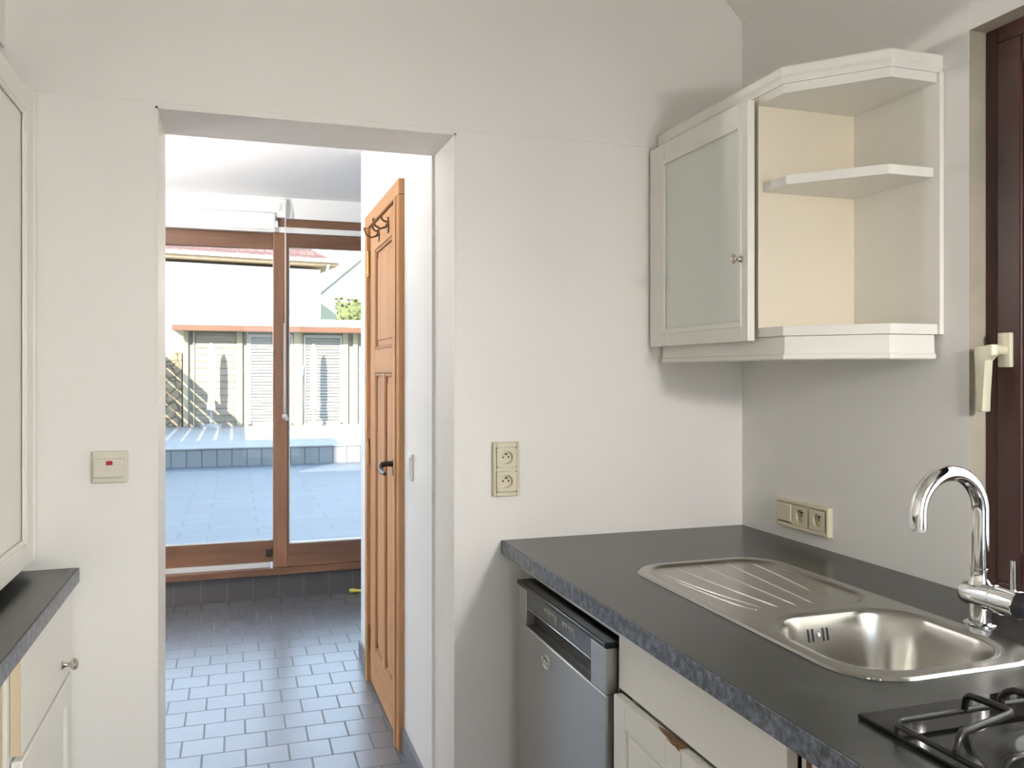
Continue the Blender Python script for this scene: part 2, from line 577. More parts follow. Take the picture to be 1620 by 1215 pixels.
# roller blind over the left leaf, its bracket and its bead chain
bl = thing('roller_blind', 'rolled-up white blind above the glazed hall wall with a hanging bead chain', 'blind', (0.29, 5.39, 2.47))
m = MB()
m.box(-1.9, -0.054, -0.022, 0.019, -0.21, -0.10, 0.012, 3)
m.box(-1.9, -0.054, -0.012, 0.019, -0.218, -0.205, 0.003)
m.build('blind_casing', 'white_plastic', bl)
m = MB()
m.box(-0.046, 0.010, -0.010, 0.0199, -0.125, -0.012, 0.004)
for x in (-0.034, 0.0):
    m.cyl((x, -0.012, -0.055), (x, -0.024, -0.055), 0.006, seg=12)
    m.tube([(x, -0.022, -0.05), (x, -0.03, -0.065), (x, -0.026, -0.08), (x, -0.014, -0.084)], 0.003, 8)
m.build('bracket', 'white_plastic', bl)
m = MB()
def chain(mb, x, z0, z1):
    mb.tube([(x, -0.03, z0), (x, -0.03, z1)], 0.0012, 6)
    n = int((z0 - z1) / 0.0105)
    for k in range(n):
        bmesh.ops.create_icosphere(mb.bm, subdivisions=1, radius=0.0055, matrix=Matrix.Translation((x, -0.03, z0 - k * 0.0105)))
chain(m, 0.0025, -0.09, -1.33)
chain(m, -0.0055, -0.78, -1.33)
m.build('bead_chain', 'white_plastic', bl)
m = MB()
m.lathe([(0, 0), (0.013, 0.004), (0.017, 0.016), (0.013, 0.03), (0, 0.034)], (-0.002, -0.047, -1.345), (0, 1, 0), 20)
m.box(0.0, 0.02, -0.036, -0.022, -1.372, -1.352, 0.003)
m.build('chain_weight', 'white_plastic', bl)

# ------------------------------------------------------------------ pine door in the hall (door_1)
door = setting('door_1')
f = MB()
for y0, y1 in ((3.075, 3.150), (3.825, 3.92)):
    f.box(HX - 0.022, HX + 0.06, y0, y1, 0.0, 2.045, 0.004)
    f.box(HX - 0.028, HX - 0.02, y0 + 0.045 if y0 < 3.5 else y0, y1 if y0 < 3.5 else y1 - 0.055, 0.0, 2.045, 0.003)
f.build('door_frame', 'pine', door)
f = MB()
f.box(HX - 0.022, HX + 0.06, 3.075, 3.92, 2.0455, 2.105, 0.004)
f.build('frame_head', 'pine_rail', door)
DX = HX - 0.012
st = MB()
st.box(DX, DX + 0.035, 3.154, 3.268, 0.012, 2.04, 0.003)
st.box(DX, DX + 0.035, 3.69, 3.82, 0.012, 2.04, 0.003)
st.box(DX, DX + 0.035, 3.445, 3.505, 0.1805, 1.3895, 0.003)
st.build('stile', 'pine', door)
st = MB()
st.box(DX, DX + 0.035, 3.2685, 3.6895, 1.925, 2.04, 0.003)
st.box(DX, DX + 0.035, 3.2685, 3.6895, 1.39, 1.49, 0.003)
st.box(DX, DX + 0.035, 3.2685, 3.6895, 0.012, 0.18, 0.003)
st.build('rail', 'pine_rail', door)
def door_panel(y0, y1, z0, z1):
    p = MB()
    p.box(DX + 0.012, DX + 0.025, y0, y1, z0, z1)
    p.prism([(y0 + 0.03, z0 + 0.04), (y1 - 0.03, z0 + 0.04), (y1 - 0.03, z1 - 0.04), (y0 + 0.03, z1 - 0.04)], DX + 0.007, DX + 0.013, 'YZ', 0.002)
    o = p.build('panel', 'pine', door)
    b = MB()
    for (a0, a1, c0, c1) in ((y0, y0 + 0.014, z0, z1), (y1 - 0.014, y1, z0, z1), (y0 + 0.014, y1 - 0.014, z0, z0 + 0.014), (y0 + 0.014, y1 - 0.014, z1 - 0.014, z1)):
        b.box(DX + 0.003, DX + 0.013, a0, a1, c0, c1, 0.003)
    b.build('panel_moulding', 'pine_groove', o)
door_panel(3.2685, 3.6895, 1.4905, 1.9245)
door_panel(3.2685, 3.4445, 0.1805, 1.3895)
door_panel(3.5055, 3.6895, 0.1805, 1.3895)
for z in (1.88, 1.035, 0.20):
    h = MB()
    h.cyl((DX - 0.008, 3.823, z - 0.048), (DX - 0.008, 3.823, z + 0.048), 0.0075, seg=14)
    h.lathe([(0, 0.062), (0.006, 0.057), (0.005, 0.048)], (DX - 0.008, 3.823, z), (0, 0, 1), 12)
    h.lathe([(0, 0.062), (0.006, 0.057), (0.005, 0.048)], (DX - 0.008, 3.823, z), (0, 0, -1), 12)
    h.build('hinge', 'hinge_brass', door, True)
hd = MB()
hd.box(DX - 0.012, DX, 3.172, 3.204, 1.000, 1.066, 0.005)
hd.tube([(DX - 0.004, 3.188, 1.045), (DX - 0.035, 3.188, 1.047), (DX - 0.052, 3.186, 1.044), (DX - 0.060, 3.176, 1.036), (DX - 0.062, 3.155, 1.027), (DX - 0.060, 3.115, 1.022), (DX - 0.058, 3.085, 1.021)],
        [0.011, 0.011, 0.0115, 0.011, 0.0095, 0.0085, 0.007], 14)
hd.build('door_handle', 'bronze', door, True)
hd = MB()
hd.box(DX - 0.006, DX, 3.176, 3.202, 0.90, 0.975, 0.005)
hd.build('keyhole_plate', 'light_metal', door)
hd = MB()
hd.box(DX - 0.0075, DX - 0.0062, 3.185, 3.193, 0.92, 0.945)
hd.build('keyhole', 'black_plastic', door)
for y in (3.345, 3.575):
    k = MB()
    k.prism([(y - 0.012, 1.945), (y + 0.012, 1.945), (y + 0.02, 1.97), (y + 0.012, 1.995), (y, 2.01), (y - 0.012, 1.995), (y - 0.02, 1.97)], DX - 0.005, DX, 'YZ', 0.001)
    k.tube([(DX - 0.003, y, 1.985), (DX - 0.012, y, 1.968), (DX - 0.034, y, 1.960), (DX - 0.054, y, 1.972), (DX - 0.062, y, 1.992), (DX - 0.059, y, 2.000)], [0.006, 0.0045, 0.004, 0.004, 0.004, 0.0065], 10)
    k.tube([(DX - 0.003, y, 1.99), (DX - 0.016, y, 1.99), (DX - 0.026, y, 1.998), (DX - 0.028, y, 2.008)], [0.004, 0.004, 0.004, 0.0055], 10)
    k.build('coat_hook', 'hook_brass', door, True)

# ------------------------------------------------------------------ kitchen window (window_2), dark red-brown
kw = setting('window_2')
FX = 1.603
m = MB()
m.box(FX, FX + 0.07, 1.448, WY1 - 0.001, WZ0, WZ1 - 0.001, 0.003)
m.box(FX, FX + 0.07, WY0 + 0.001, WY0 + 0.035, WZ0, WZ1 - 0.001, 0.003)
m.box(FX, FX + 0.07, WY0 + 0.035, 1.448, WZ1 - 0.036, WZ1 - 0.001, 0.003)
m.box(FX, FX + 0.07, WY0 + 0.035, 1.448, WZ0, WZ0 + 0.03, 0.003)
m.build('window_frame', 'mahogany', kw)
sash = MB()
sz0, sz1 = WZ0 + 0.031, WZ1 - 0.037
sash.box(FX - 0.004, FX + 0.06, 1.385, 1.446, sz0, sz1, 0.004)
sash.box(FX - 0.004, FX + 0.06, WY0 + 0.036, WY0 + 0.1, sz0, sz1, 0.004)
sash.box(FX - 0.004, FX + 0.06, WY0 + 0.1, 1.385, sz0, sz0 + 0.075, 0.004)
sash.box(FX - 0.004, FX + 0.06, WY0 + 0.1, 1.385, sz1 - 0.062, sz1, 0.004)
so = sash.build('sash', 'mahogany', kw)
m = MB()
m.box(FX + 0.010, FX + 0.04, 1.352, 1.3845, sz0 + 0.076, sz1 - 0.063, 0.006)
m.box(FX + 0.010, FX + 0.04, WY0 + 0.1, WY0 + 0.13, sz0 + 0.076, sz1 - 0.063, 0.006)
m.build('glazing_bead', 'mahogany', so)
m = MB()
m.box(FX + 0.022, FX + 0.027, WY0 + 0.12, 1.36, sz0 + 0.07, sz1 - 0.055)
m.build('glass_pane', 'clear_glass', kw)
hk = MB()
hk.box(FX - 0.016, FX - 0.004, 1.402, 1.434, 1.402, 1.478, 0.003)
hk.cyl((FX - 0.016, 1.418, 1.440), (FX - 0.040, 1.418, 1.440), 0.011, seg=16)
ho = hk.build('window_handle', 'handle_metal', kw, True)
hk = MB()
gx = FX - 0.052
hk.prism([(1.408, 1.452), (1.452, 1.447), (1.455, 1.438), (1.448, 1.305), (1.430, 1.305), (1.428, 1.418), (1.408, 1.428)], gx - 0.008, gx + 0.014, 'YZ', 0.003)
hk.build('lever', 'handle_metal', ho, True)

# unseen window added to daylight the kitchen from behind (window_3_added)
gw = setting('window_3_added')
m = MB()
for x0, x1 in ((0.051, 0.13), (0.74, 0.81), (1.42, 1.499)):
    m.box(x0, x1, YK - 0.12, YK - 0.05, 0.0, 2.349, 0.004)
for x0, x1 in ((0.13, 0.74), (0.81, 1.42)):
    m.box(x0, x1, YK - 0.12, YK - 0.05, 0.0, 0.09, 0.004)
    m.box(x0, x1, YK - 0.12, YK - 0.05, 2.27, 2.349, 0.004)
m.build('window_frame', 'frame_wood', gw)
for x0, x1 in ((0.13, 0.74), (0.81, 1.42)):
    m = MB()
    m.box(x0, x1, YK - 0.09, YK - 0.084, 0.09, 2.27)
    m.build('glass_pane', 'clear_glass', gw)

# ------------------------------------------------------------------ right wall cabinet with glass door and open corner shelves
wc = thing('wall_cabinet', 'cream wall cabinet with frosted glass door and open angled corner shelves, right of doorway', 'cabinet', (1.545, 2.36, 1.42))
def wcp(mb, name, mat, parent=None, smooth=False):
    for v in mb.bm.verts:
        v.co -= Vector((1.545, 2.36, 1.42))
    return mb.build(name, mat, parent or wc, smooth)
CX = 1.252
m = MB()
m.box(CX, 1.545, 1.834, 1.852, 1.4785, 2.0845, 0.001)     # side facing the camera
m.box(CX, 1.545, 2.340, 2.359, 1.4785, 2.0845, 0.001)
m.box(CX, 1.545, 1.852, 2.340, 1.4785, 1.498)
m.box(CX, 1.545, 1.852, 2.340, 2.066, 2.0845)
m.box(1.535, 1.545, 1.852, 2.340, 1.498, 2.066)
m.box(CX + 0.03, 1.535, 1.852, 2.340, 1.765, 1.783)
wcp(m, 'carcass', 'cabinet_inside')
# door
dx0, dx1 = 1.220, 1.2405
m = MB()
y0, y1, z0, z1 = 1.8325, 2.358, 1.470, 2.076
gy0, gy1, gz0, gz1 = 1.872, 2.268, 1.518, 2.016
m.box(dx0, dx1, y0, gy0, z0, z1, 0.002)
m.box(dx0, dx1, gy1, y1, z0, z1, 0.002)
m.box(dx0, dx1, gy0, gy1, z0, gz0, 0.002)
m.box(dx0, dx1, gy0, gy1, gz1, z1, 0.002)
# sloped inner moulding around the pane
for a in ((gy0 - 0.012, gy0 + 0.003, gz0 - 0.012, gz1 + 0.012), (gy1 - 0.003, gy1 + 0.012, gz0 - 0.012, gz1 + 0.012), (gy0, gy1, gz0 - 0.012, gz0 + 0.003), (gy0, gy1, gz1 - 0.003, gz1 + 0.012)):
    m.box(dx0 - 0.0025, dx0 + 0.004, a[0], a[1], a[2], a[3], 0.0015)
wd = wcp(m, 'door', 'cabinet_paint')
m = MB()
m.box(dx0 + 0.006, dx0 + 0.010, gy0 - 0.002, gy1 + 0.002, gz0 - 0.002, gz1 + 0.002)
wcp(m, 'glass_pane', 'frosted_glass', wd)
def knob(mb, o, ax, s=1.0):
    mb.lathe([(0, -0.0005), (0.009 * s, -0.0005), (0.0095 * s, 0.0025 * s), (0.006 * s, 0.005 * s), (0.0042 * s, 0.011 * s), (0.0055 * s, 0.015 * s), (0.010 * s, 0.018 * s), (0.0122 * s, 0.022 * s), (0.0115 * s, 0.027 * s), (0.007 * s, 0.0305 * s), (0, 0.0318 * s)], o, ax, 24)
m = MB()
knob(m, (dx0 - 0.0005, 1.861, 1.678), (-1, 0, 0), 1.05)
k = wcp(m, 'knob', 'nickel', wd, True)
k['label'] = 'nickel knob'
# back panel of the open shelves
m = MB()
m.box(1.5452, 1.5569, 1.550, 1.862, 1.479, 2.086, 0.0015)
wcp(m, 'back_panel', 'cabinet_paint')
A, B_, C_ = (1.252, 1.733), (1.412, 1.557), (1.545, 1.557)
def shelf(z0, z1, name, ins=0.0):
    mm = MB()
    mm.prism([(CX + ins, 1.8335), (A[0] + ins, A[1] + ins * 0.4), (B_[0] + ins * 0.5, B_[1] + ins), (1.5449, 1.557 + ins), (1.5449, 1.8335)], z0, z1, 'XY', 0.0015)
    wcp(mm, name, 'cabinet_paint')
shelf(1.845, 1.868, 'shelf', 0.012)
shelf(1.479, 1.503, 'shelf')
shelf(2.062, 2.0849, 'top_shelf')
# cornice and light pelmet follow the plan outline; outward is to the right of travel
path = [(CX, 2.359), A, B_, (1.5560, 1.557)]
path = path[::-1]
m = MB()
prof = [(-0.016, 2.0852), (0.001, 2.0852), (0.003, 2.092), (0.006, 2.097), (0.004, 2.105), (0.006, 2.122), (0.003, 2.126), (-0.016, 2.126)]
m.sweep_loop([(x, y) for x, y in path], [(-o, z) for o, z in prof])
wcp(m, 'cornice', 'cabinet_paint')
path2 = [(CX + 0.006, 2.345), (A[0] + 0.006, A[1] + 0.002), (B_[0] + 0.003, B_[1] + 0.008), (1.543, 1.565)][::-1]
m = MB()
prof = [(-0.018, 1.478), (0.0, 1.478), (0.001, 1.437), (0.005, 1.433), (0.006, 1.424), (0.001, 1.421), (-0.018, 1.421)]
m.sweep_loop(path2, [(-o, z) for o, z in prof])
wcp(m, 'light_pelmet', 'cabinet_paint')
m = MB()
m.box(1.47, 1.53, 2.30, 2.355, 1.430, 1.4778, 0.004)
wcp(m, 'hanging_bracket', 'cabinet_paint')

# ------------------------------------------------------------------ right worktop
wt = thing('worktop', 'dark grey laminate worktop holding the steel sink and the gas hob', 'worktop', (0.74, YA, WT))
m = MB()
xs = [0.74, 0.955, 1.322, XB - 0.001]
ys = [-1.2, 1.115, 1.915, YA - 0.001]
off = Vector((0.74, YA, WT))
def grid_slab(mb, xs, ys, z0, z1, hole):
    V = {}
    def v(i, j, z):
        k = (i, j, z)
        if k not in V:
            V[k] = mb.bm.verts.new((xs[i], ys[j], z))
        return V[k]
    nx, ny = len(xs) - 1, len(ys) - 1
    solid = lambda i, j: 0 <= i < nx and 0 <= j < ny and (i, j) != hole
    for i in range(nx):
        for j in range(ny):
            if not solid(i, j):
                continue
            mb.bm.faces.new((v(i, j, z1), v(i + 1, j, z1), v(i + 1, j + 1, z1), v(i, j + 1, z1)))
            mb.bm.faces.new((v(i, j, z0), v(i, j + 1, z0), v(i + 1, j + 1, z0), v(i + 1, j, z0)))
            for (di, dj, a, b) in ((-1, 0, (i, j), (i, j + 1)), (1, 0, (i + 1, j), (i + 1, j + 1)), (0, -1, (i, j), (i + 1, j)), (0, 1, (i, j + 1), (i + 1, j + 1))):
                if not solid(i + di, j + dj):
                    mb.bm.faces.new((v(*a, z0), v(*b, z0), v(*b, z1), v(*a, z1)))
xs2 = [0.7425, 0.955, 1.322, XB - 0.001]
grid_slab(m, [x - off.x for x in xs2], [y - off.y for y in ys], -0.038, 0.0, (1, 1))
m.build('slab', 'laminate', wt)
m = MB()
m.box(0.0, 0.0024, -1.2 - YA, -0.001, -0.038, -0.0005, 0.0008)
e = m.build('edge_strip', 'laminate_edge', wt)
e['label'] = 'blue grey speckled front edge strip'

# ------------------------------------------------------------------ sink
SX0, SX1, SY0, SY1 = 0.930, 1.342, 1.080, 1.942
sink = thing('kitchen_sink', 'stainless steel inset sink with ribbed drainer and one rounded bowl', 'sink', ((SX0 + SX1) / 2, (SY0 + SY1) / 2, WT))
SCX, SCY = (SX0 + SX1) / 2, (SY0 + SY1) / 2
def rr_sdf(x, y, cx, cy, hx, hy, r):
    qx, qy = abs(x - cx) - hx + r, abs(y - cy) - hy + r
    return math.hypot(max(qx, 0), max(qy, 0)) + min(max(qx, qy), 0) - r
BX0, BX1, BY0, BY1 = 0.966, 1.302, 1.118, 1.435
def sm(t):
    t = max(0.0, min(1.0, t))
    return t * t * (3 - 2 * t)
RIBS = [((0.988, 1.790), (1.012, 1.560), (1.035, 1.525)), ((0.996, 1.850), (1.014, 1.68), (1.050, 1.522)), ((1.055, 1.905), (1.066, 1.72), (1.085, 1.515)),
        ((1.129, 1.912), (1.130, 1.72), (1.129, 1.511)), ((1.204, 1.905), (1.190, 1.72), (1.173, 1.511)), ((1.268, 1.885), (1.255, 1.75), (1.233, 1.60))]
def sink_h(x, y):
    d = -rr_sdf(x, y, SCX, SCY, (SX1 - SX0) / 2, (SY1 - SY0) / 2, 0.105)   # inside distance from the rim
    h = 0.0005 + 0.0045 * sm(d / 0.006)
    # drainer pan: sunk inside the rim
    dd = -rr_sdf(x, y, (0.958 + 1.312) / 2, (1.475 + 1.918) / 2, (1.312 - 0.958) / 2, (1.918 - 1.475) / 2, 0.085)
    h -= 0.007 * sm((dd + 0.006) / 0.020)
    db = -rr_sdf(x, y, (BX0 + BX1) / 2, (BY0 + BY1) / 2, (BX1 - BX0) / 2, (BY1 - BY0) / 2, 0.105)
    if db > -0.012:
        h -= 0.003 * sm((db + 0.012) / 0.012)
        h -= 0.150 * sm(db / 0.045) ** 1.0
        h -= 0.004 * sm((db - 0.045) / 0.1)
    return h
m = MB()
step = 0.0021
nx, ny = int((SX1 - SX0) / step) + 1, int((SY1 - SY0) / step) + 1
G = {}
def sdf_o(x, y):
    return rr_sdf(x, y, SCX, SCY, (SX1 - SX0) / 2, (SY1 - SY0) / 2, 0.105)
for i in range(nx + 1):
    for j in range(ny + 1):
        x, y = SX0 + (SX1 - SX0) * i / nx, SY0 + (SY1 - SY0) * j / ny
        d = sdf_o(x, y)
        if d > step * 1.2:
            continue
        if d > -step * 0.5:      # pull border vertices onto the outline
            g = Vector((sdf_o(x + 1e-4, y) - sdf_o(x - 1e-4, y), sdf_o(x, y + 1e-4) - sdf_o(x, y - 1e-4)))
            if g.length > 0:
                g.normalize()
                x, y = x - g.x * d, y - g.y * d
        G[i, j] = m.bm.verts.new((x - SCX, y - SCY, sink_h(x, y)))
for i in range(nx):
    for j in range(ny):
        q = [(i, j), (i + 1, j), (i + 1, j + 1), (i, j + 1)]
        if all(k in G for k in q):
            m.bm.faces.new([G[k] for k in q])
o = m.build('basin', 'sink_steel', sink)
for p in o.data.polygons:
    p.use_smooth = True
for a, b, c in RIBS:
    m = MB()
    pts = []
    for k in range(17):
        t = k / 16
        x = (1 - t) ** 2 * a[0] + 2 * t * (1 - t) * (2 * b[0] - (a[0] + c[0]) / 2) + t * t * c[0]
        y = (1 - t) ** 2 * a[1] + 2 * t * (1 - t) * (2 * b[1] - (a[1] + c[1]) / 2) + t * t * c[1]
        pts.append((x - SCX, y - SCY, sink_h(x, y) - 0.0004))
    m.tube(pts, [0.0004] + [0.0021] * 15 + [0.0004], 10)
    m.build('drainer_rib', 'polished_steel', sink, True)
# overflow slots in the far bowl wall
def wall_point(x, zt):
    y = 1.436
    while sink_h(x, y) > zt and y > 1.3:
        y -= 0.0005
    return y
for k, x in enumerate((1.086, 1.096, 1.121, 1.131)):
    m = MB()
    ya, yb = wall_point(x, -0.022), wall_point(x, -0.046)
    pts = [(x - SCX, ya - SCY - 0.0005, -0.022), (x - SCX, yb - SCY - 0.0005, -0.046)]
    m.tube(pts, 0.0022, 8)
    m.build('overflow_slot', 'black_plastic', sink)
m = MB()
ym = wall_point(1.1085, -0.034)
m.lathe([(0, 0.002), (0.004, 0.0015), (0.005, 0)], (1.1085 - SCX, ym - SCY - 0.0002, -0.034), (0, -1, 0.5), 14)
m.build('overflow_screw', 'polished_steel', sink)
m = MB()
m.lathe([(0, 0.0035), (0.018, 0.0035), (0.026, 0.005), (0.040, 0.004), (0.043, 0.0005)], (1.135 - SCX, 1.27 - SCY, -0.1530), (0, 0, 1), 32)
m.build('drain', 'polished_steel', sink, True)

# ------------------------------------------------------------------ tap
TX, TY = 1.381, 1.286
tap = thing('kitchen_tap', 'chrome swan neck mixer tap standing behind the sink bowl', 'tap', (TX, TY, WT))
m = MB()
m.lathe([(0, 0.0), (0.030, 0.0), (0.030, 0.003), (0.025, 0.006), (0.021, 0.007), (0.0205, 0.022), (0.0215, 0.04), (0.0225, 0.058)], (0, 0, 0), (0, 0, 1), 32)
m.build('base', 'chrome', tap, True)
m = MB()
m.lathe([(0, 0.041), (0.016, 0.0385), (0.0235, 0.032), (0.0262, 0.02), (0.0262, -0.036), (0.0245, -0.038), (0.0245, -0.041)], (-0.001, 0, 0.0585), (0, 1, 0), 36)
m.build('body', 'chrome', tap, True)
m = MB()
m.lathe([(0.0245, 0.0405), (0.0262, 0.042), (0.0268, 0.06), (0.0268, 0.088), (0.0255, 0.0895), (0.0235, 0.0895), (0.0225, 0.086), (0, 0.085)], (-0.001, 0, 0.0585), (0, -1, 0), 36)
cp = m.build('lever_cap', 'chrome', tap, True)
m = MB()
m.lathe([(0.0222, 0.0875), (0, 0.0885)], (-0.001, 0, 0.0585), (0, -1, 0), 30)
m.build('cap_disc', 'black_plastic', cp)
m = MB()
m.cyl((-0.001, -0.075, 0.080), (-0.001, -0.075, 0.140), 0.0052, seg=16)
m.build('lever', 'chrome', cp, True)
m = MB()
m.lathe([(0.0215, 0.078), (0.0185, 0.086), (0.0168, 0.092), (0.0168, 0.106), (0.0185, 0.107), (0.0185, 0.110), (0.016, 0.111)], (0, 0, 0), (0, 0, 1), 32)
m.build('collar', 'chrome', tap, True)
m = MB()
pts = [(0, 0, 0.105 + k * 0.02) for k in range(6)]
pts.append((0, 0, 0.222))
R_ = 0.0755
for k in range(1, 25):
    a = PI * k / 24
    pts.append((-R_ + R_ * math.cos(a), 0, 0.222 + R_ * math.sin(a)))
pts += [(-2 * R_, 0, 0.205), (-2 * R_, 0, 0.196)]
m.tube(pts, 0.0155, 28)
m.build('spout', 'chrome', tap, True)
m = MB()
m.lathe([(0.0135, 0.0), (0.0128, 0.006), (0, 0.0055)], (-2 * R_, 0, 0.196), (0, 0, -1), 28)
m.build('aerator', 'light_metal', tap, True)

# ------------------------------------------------------------------ gas hob
hob = thing('gas_hob', 'black glass gas hob with wire pan supports on the near end of worktop', 'hob', (0.839, 0.99, WT))
HOX, HOY = 0.839, 0.99
m = MB()
m.box(0, 0.52, -0.58, 0, 0.0005, 0.007, 0.002)
m.build('hob_top', 'hob_glass', hob)
def pan_support(cx, cy, hs):
    m = MB()
    c = 0.022
    rail = []
    for sx, sy in ((-1, 1), (1, 1), (1, -1), (-1, -1)):
        p = Vector((cx + sx * hs, cy + sy * hs, 0.020))
        d1 = Vector((0, -sy, 0)) if sx * sy < 0 else Vector((-sx, 0, 0))
        d2 = Vector((-sx, 0, 0)) if sx * sy < 0 else Vector((0, -sy, 0))
        for t in range(5):
            u = t / 4
            rail.append(p + d1 * c * (1 - u) ** 2 + d2 * c * u * u)
    m.tube(rail, 0.0042, 10, closed=True)
    for k in range(4):
        mt = Matrix.Rotation(-k * PI / 2, 3, 'Z')
        loc = [(-0.025, hs, 0.020), (-0.025, hs - 0.004, 0.040), (-0.027, hs - 0.012, 0.0455), (-0.020, 0.085, 0.0455), (-0.022, 0.078, 0.0455), (-0.032, 0.072, 0.0455), (-hs + 0.016, 0.048, 0.0455), (-hs + 0.006, 0.044, 0.040), (-hs, 0.042, 0.030), (-hs, 0.042, 0.020)]
        pts = []
        for a, b in zip(loc, loc[1:]):
            for t in range(3):
                pts.append(Vector(a).lerp(Vector(b), t / 3))
        pts.append(Vector(loc[-1]))
        pts = [mt @ q + Vector((cx, cy, 0)) for q in pts]
        m.tube(pts, 0.0048, 10)
        p = mt @ Vector((-hs, hs, 0)) + Vector((cx, cy, 0))
        m.cyl((p.x + (0.006 if p.x < cx else -0.006), p.y + (-0.006 if p.y > cy else 0.006), 0.007), (p.x + (0.006 if p.x < cx else -0.006), p.y + (-0.006 if p.y > cy else 0.006), 0.021), 0.006, 0.004, 10)
    m.build('pan_support', 'black_enamel', hob, True)
def burner(cx, cy, s=1.0):
    m = MB()
    m.lathe([(0.118 * s, 0.007), (0.116 * s, 0.0095), (0.100 * s, 0.0085), (0.090 * s, 0.012), (0.078 * s, 0.017), (0.066 * s, 0.018), (0.056 * s, 0.014), (0.05 * s, 0.013), (0.05 * s, 0.026), (0.047 * s, 0.028), (0, 0.028)], (cx, cy, 0), (0, 0, 1), 48)
    b = m.build('burner', 'black_enamel', hob, True)
    m = MB()
    m.lathe([(0.041 * s, 0.0282), (0.043 * s, 0.032), (0.040 * s, 0.036), (0.025 * s, 0.038), (0, 0.0385)], (cx, cy, 0), (0, 0, 1), 36)
    m.build('burner_cap', 'black_enamel', b, True)
    m = MB()
    m.cyl((cx + 0.062 * s, cy + 0.03 * s, 0.012), (cx + 0.062 * s, cy + 0.03 * s, 0.030), 0.003, seg=10)
    m.build('spark_plug', 'light_metal', b)
burner(0.150, -0.215, 1.0)
pan_support(0.150, -0.215, 0.150)
burner(0.390, -0.19, 0.75)
pan_support(0.405, -0.200, 0.100)

# ------------------------------------------------------------------ dishwasher
DWX = 0.766
dw = thing('dishwasher', 'stainless steel freestanding dishwasher under the worktop beside the doorway wall', 'dishwasher', (DWX, 1.985, 0))
m = MB()
m.box(0.030, 0.57, -0.297, 0.297, 0.03, 0.785, 0.004)
for sx in (0.08, 0.5):
    for sy in (-0.25, 0.25):
        m.cyl((sx, sy, 0.0), (sx, sy, 0.035), 0.02, seg=12)
m.build('housing', 'dishwasher_steel', dw)
m = MB()
# door front with a pocket left open between z .690 and .795
m.box(0.0, 0.029, -0.299, 0.299, 0.11, 0.688, 0.004)
m.box(0.0, 0.029, -0.299, -0.214, 0.688, 0.790, 0.003)
m.box(0.0, 0.029, 0.236, 0.299, 0.688, 0.790, 0.003)
dd = m.build('door', 'dishwasher_steel', dw)
m = MB()
m.box(-0.004, 0.055, -0.302, 0.302, 0.790, 0.803, 0.003)
m.build('top_edge', 'black_plastic', dw)
m = MB()
m.box(0.003, 0.028, -0.2135, 0.2355, 0.742, 0.7895, 0.001)
cpn = m.build('control_panel', 'control_panel', dw)
m = MB()
for y0 in (0.085, -0.045):
    m = MB()
    for k in range(4):
        m.box(0.0022, 0.0031, y0 - k * 0.018, y0 - k * 0.018 + 0.009, 0.769, 0.773)
        m.box(0.0022, 0.0031, y0 - k * 0.018 + 0.002, y0 - k * 0.018 + 0.005, 0.763, 0.766)
    m.box(0.0022, 0.0031, y0 - 0.068, y0 - 0.065, 0.757, 0.773)
    m.box(0.0022, 0.0031, y0 - 0.068, y0 + 0.012, 0.7755, 0.7765)
    m.build('button_marks', 'print_grey', cpn)
m = MB()
m.tube([(0.0025, 0.012 + 0.011 * math.cos(2 * PI * k / 28), 0.764 + 0.011 * math.sin(2 * PI * k / 28)) for k in range(28)], 0.0008, 6, closed=True)
m.tube([(0.0025, 0.012 + 0.006 * math.cos(2 * PI * k / 28), 0.764 + 0.006 * math.sin(2 * PI * k / 28)) for k in range(28)], 0.0006, 6, closed=True)
m.build('dial_mark', 'print_grey', cpn)
m = MB()
m.box(0.001, 0.012, -0.2135, 0.2355, 0.739, 0.7418, 0.0006)
m.build('panel_trim', 'polished_steel', dw)
m = MB()
m.box(0.0275, 0.0295, -0.2135, 0.2355, 0.689, 0.7389)
m.build('handle_recess', 'recess_black', dw)
# raised script mark on the door: looped lettering with a ring sweeping under it
m = MB()
lx = -0.0012
def curve(pts, r=0.0013, n=6):
    out = []
    P = [Vector((lx, a, b)) for a, b in pts]
    P = [P[0]] + P + [P[-1]]
    for i in range(1, len(P) - 2):
        for t in range(n):
            u = t / n
            out.append(0.5 * ((2 * P[i]) + (P[i + 1] - P[i - 1]) * u + (2 * P[i - 1] - 5 * P[i] + 4 * P[i + 1] - P[i + 2]) * u * u + (3 * P[i] - P[i - 1] - 3 * P[i + 1] + P[i + 2]) * u ** 3))
    out.append(P[-2])
    m.tube(out, r, 6)
ly, lz = 0.105, 0.632
def L(pts):
    curve([(ly - a * 0.001, lz + b * 0.001) for a, b in pts])
L([(0, 18), (3, 6), (6, 15), (10, 4), (14, 20)])
L([(16, 20), (16, 4), (19, 11), (22, 4)])
L([(24, 11), (25, 4), (27, 9), (29, 11), (31, 4)])
L([(33, 20), (33, 5), (36, 4), (39, 11), (39, 0), (39, -6)])
L([(41, 11), (45, 8), (42, 4), (47, 4), (51, 10), (47, 11), (48, 4), (52, 5)])
L([(54, 10), (58, 10), (57, 4), (54, 5), (54, 10)])
L([(62, 20), (61, 5), (65, 4)])
L([(20, 24), (40, 27), (58, 20), (66, 8), (52, -4), (30, -6), (12, -1), (8, 8)])
lo = m.build('script_mark', 'polished_steel', dd)
lo['label'] = 'small raised chrome script mark'

# steel filler strip above the dishwasher
fl = MB()
fl.box(0.800, 0.83, 1.685, 2.365, 0.812, 0.8605, 0.002)
tag(fl.build('filler_strip', 'light_metal'), 'pale grey filler strip between dishwasher top and worktop', 'panel')

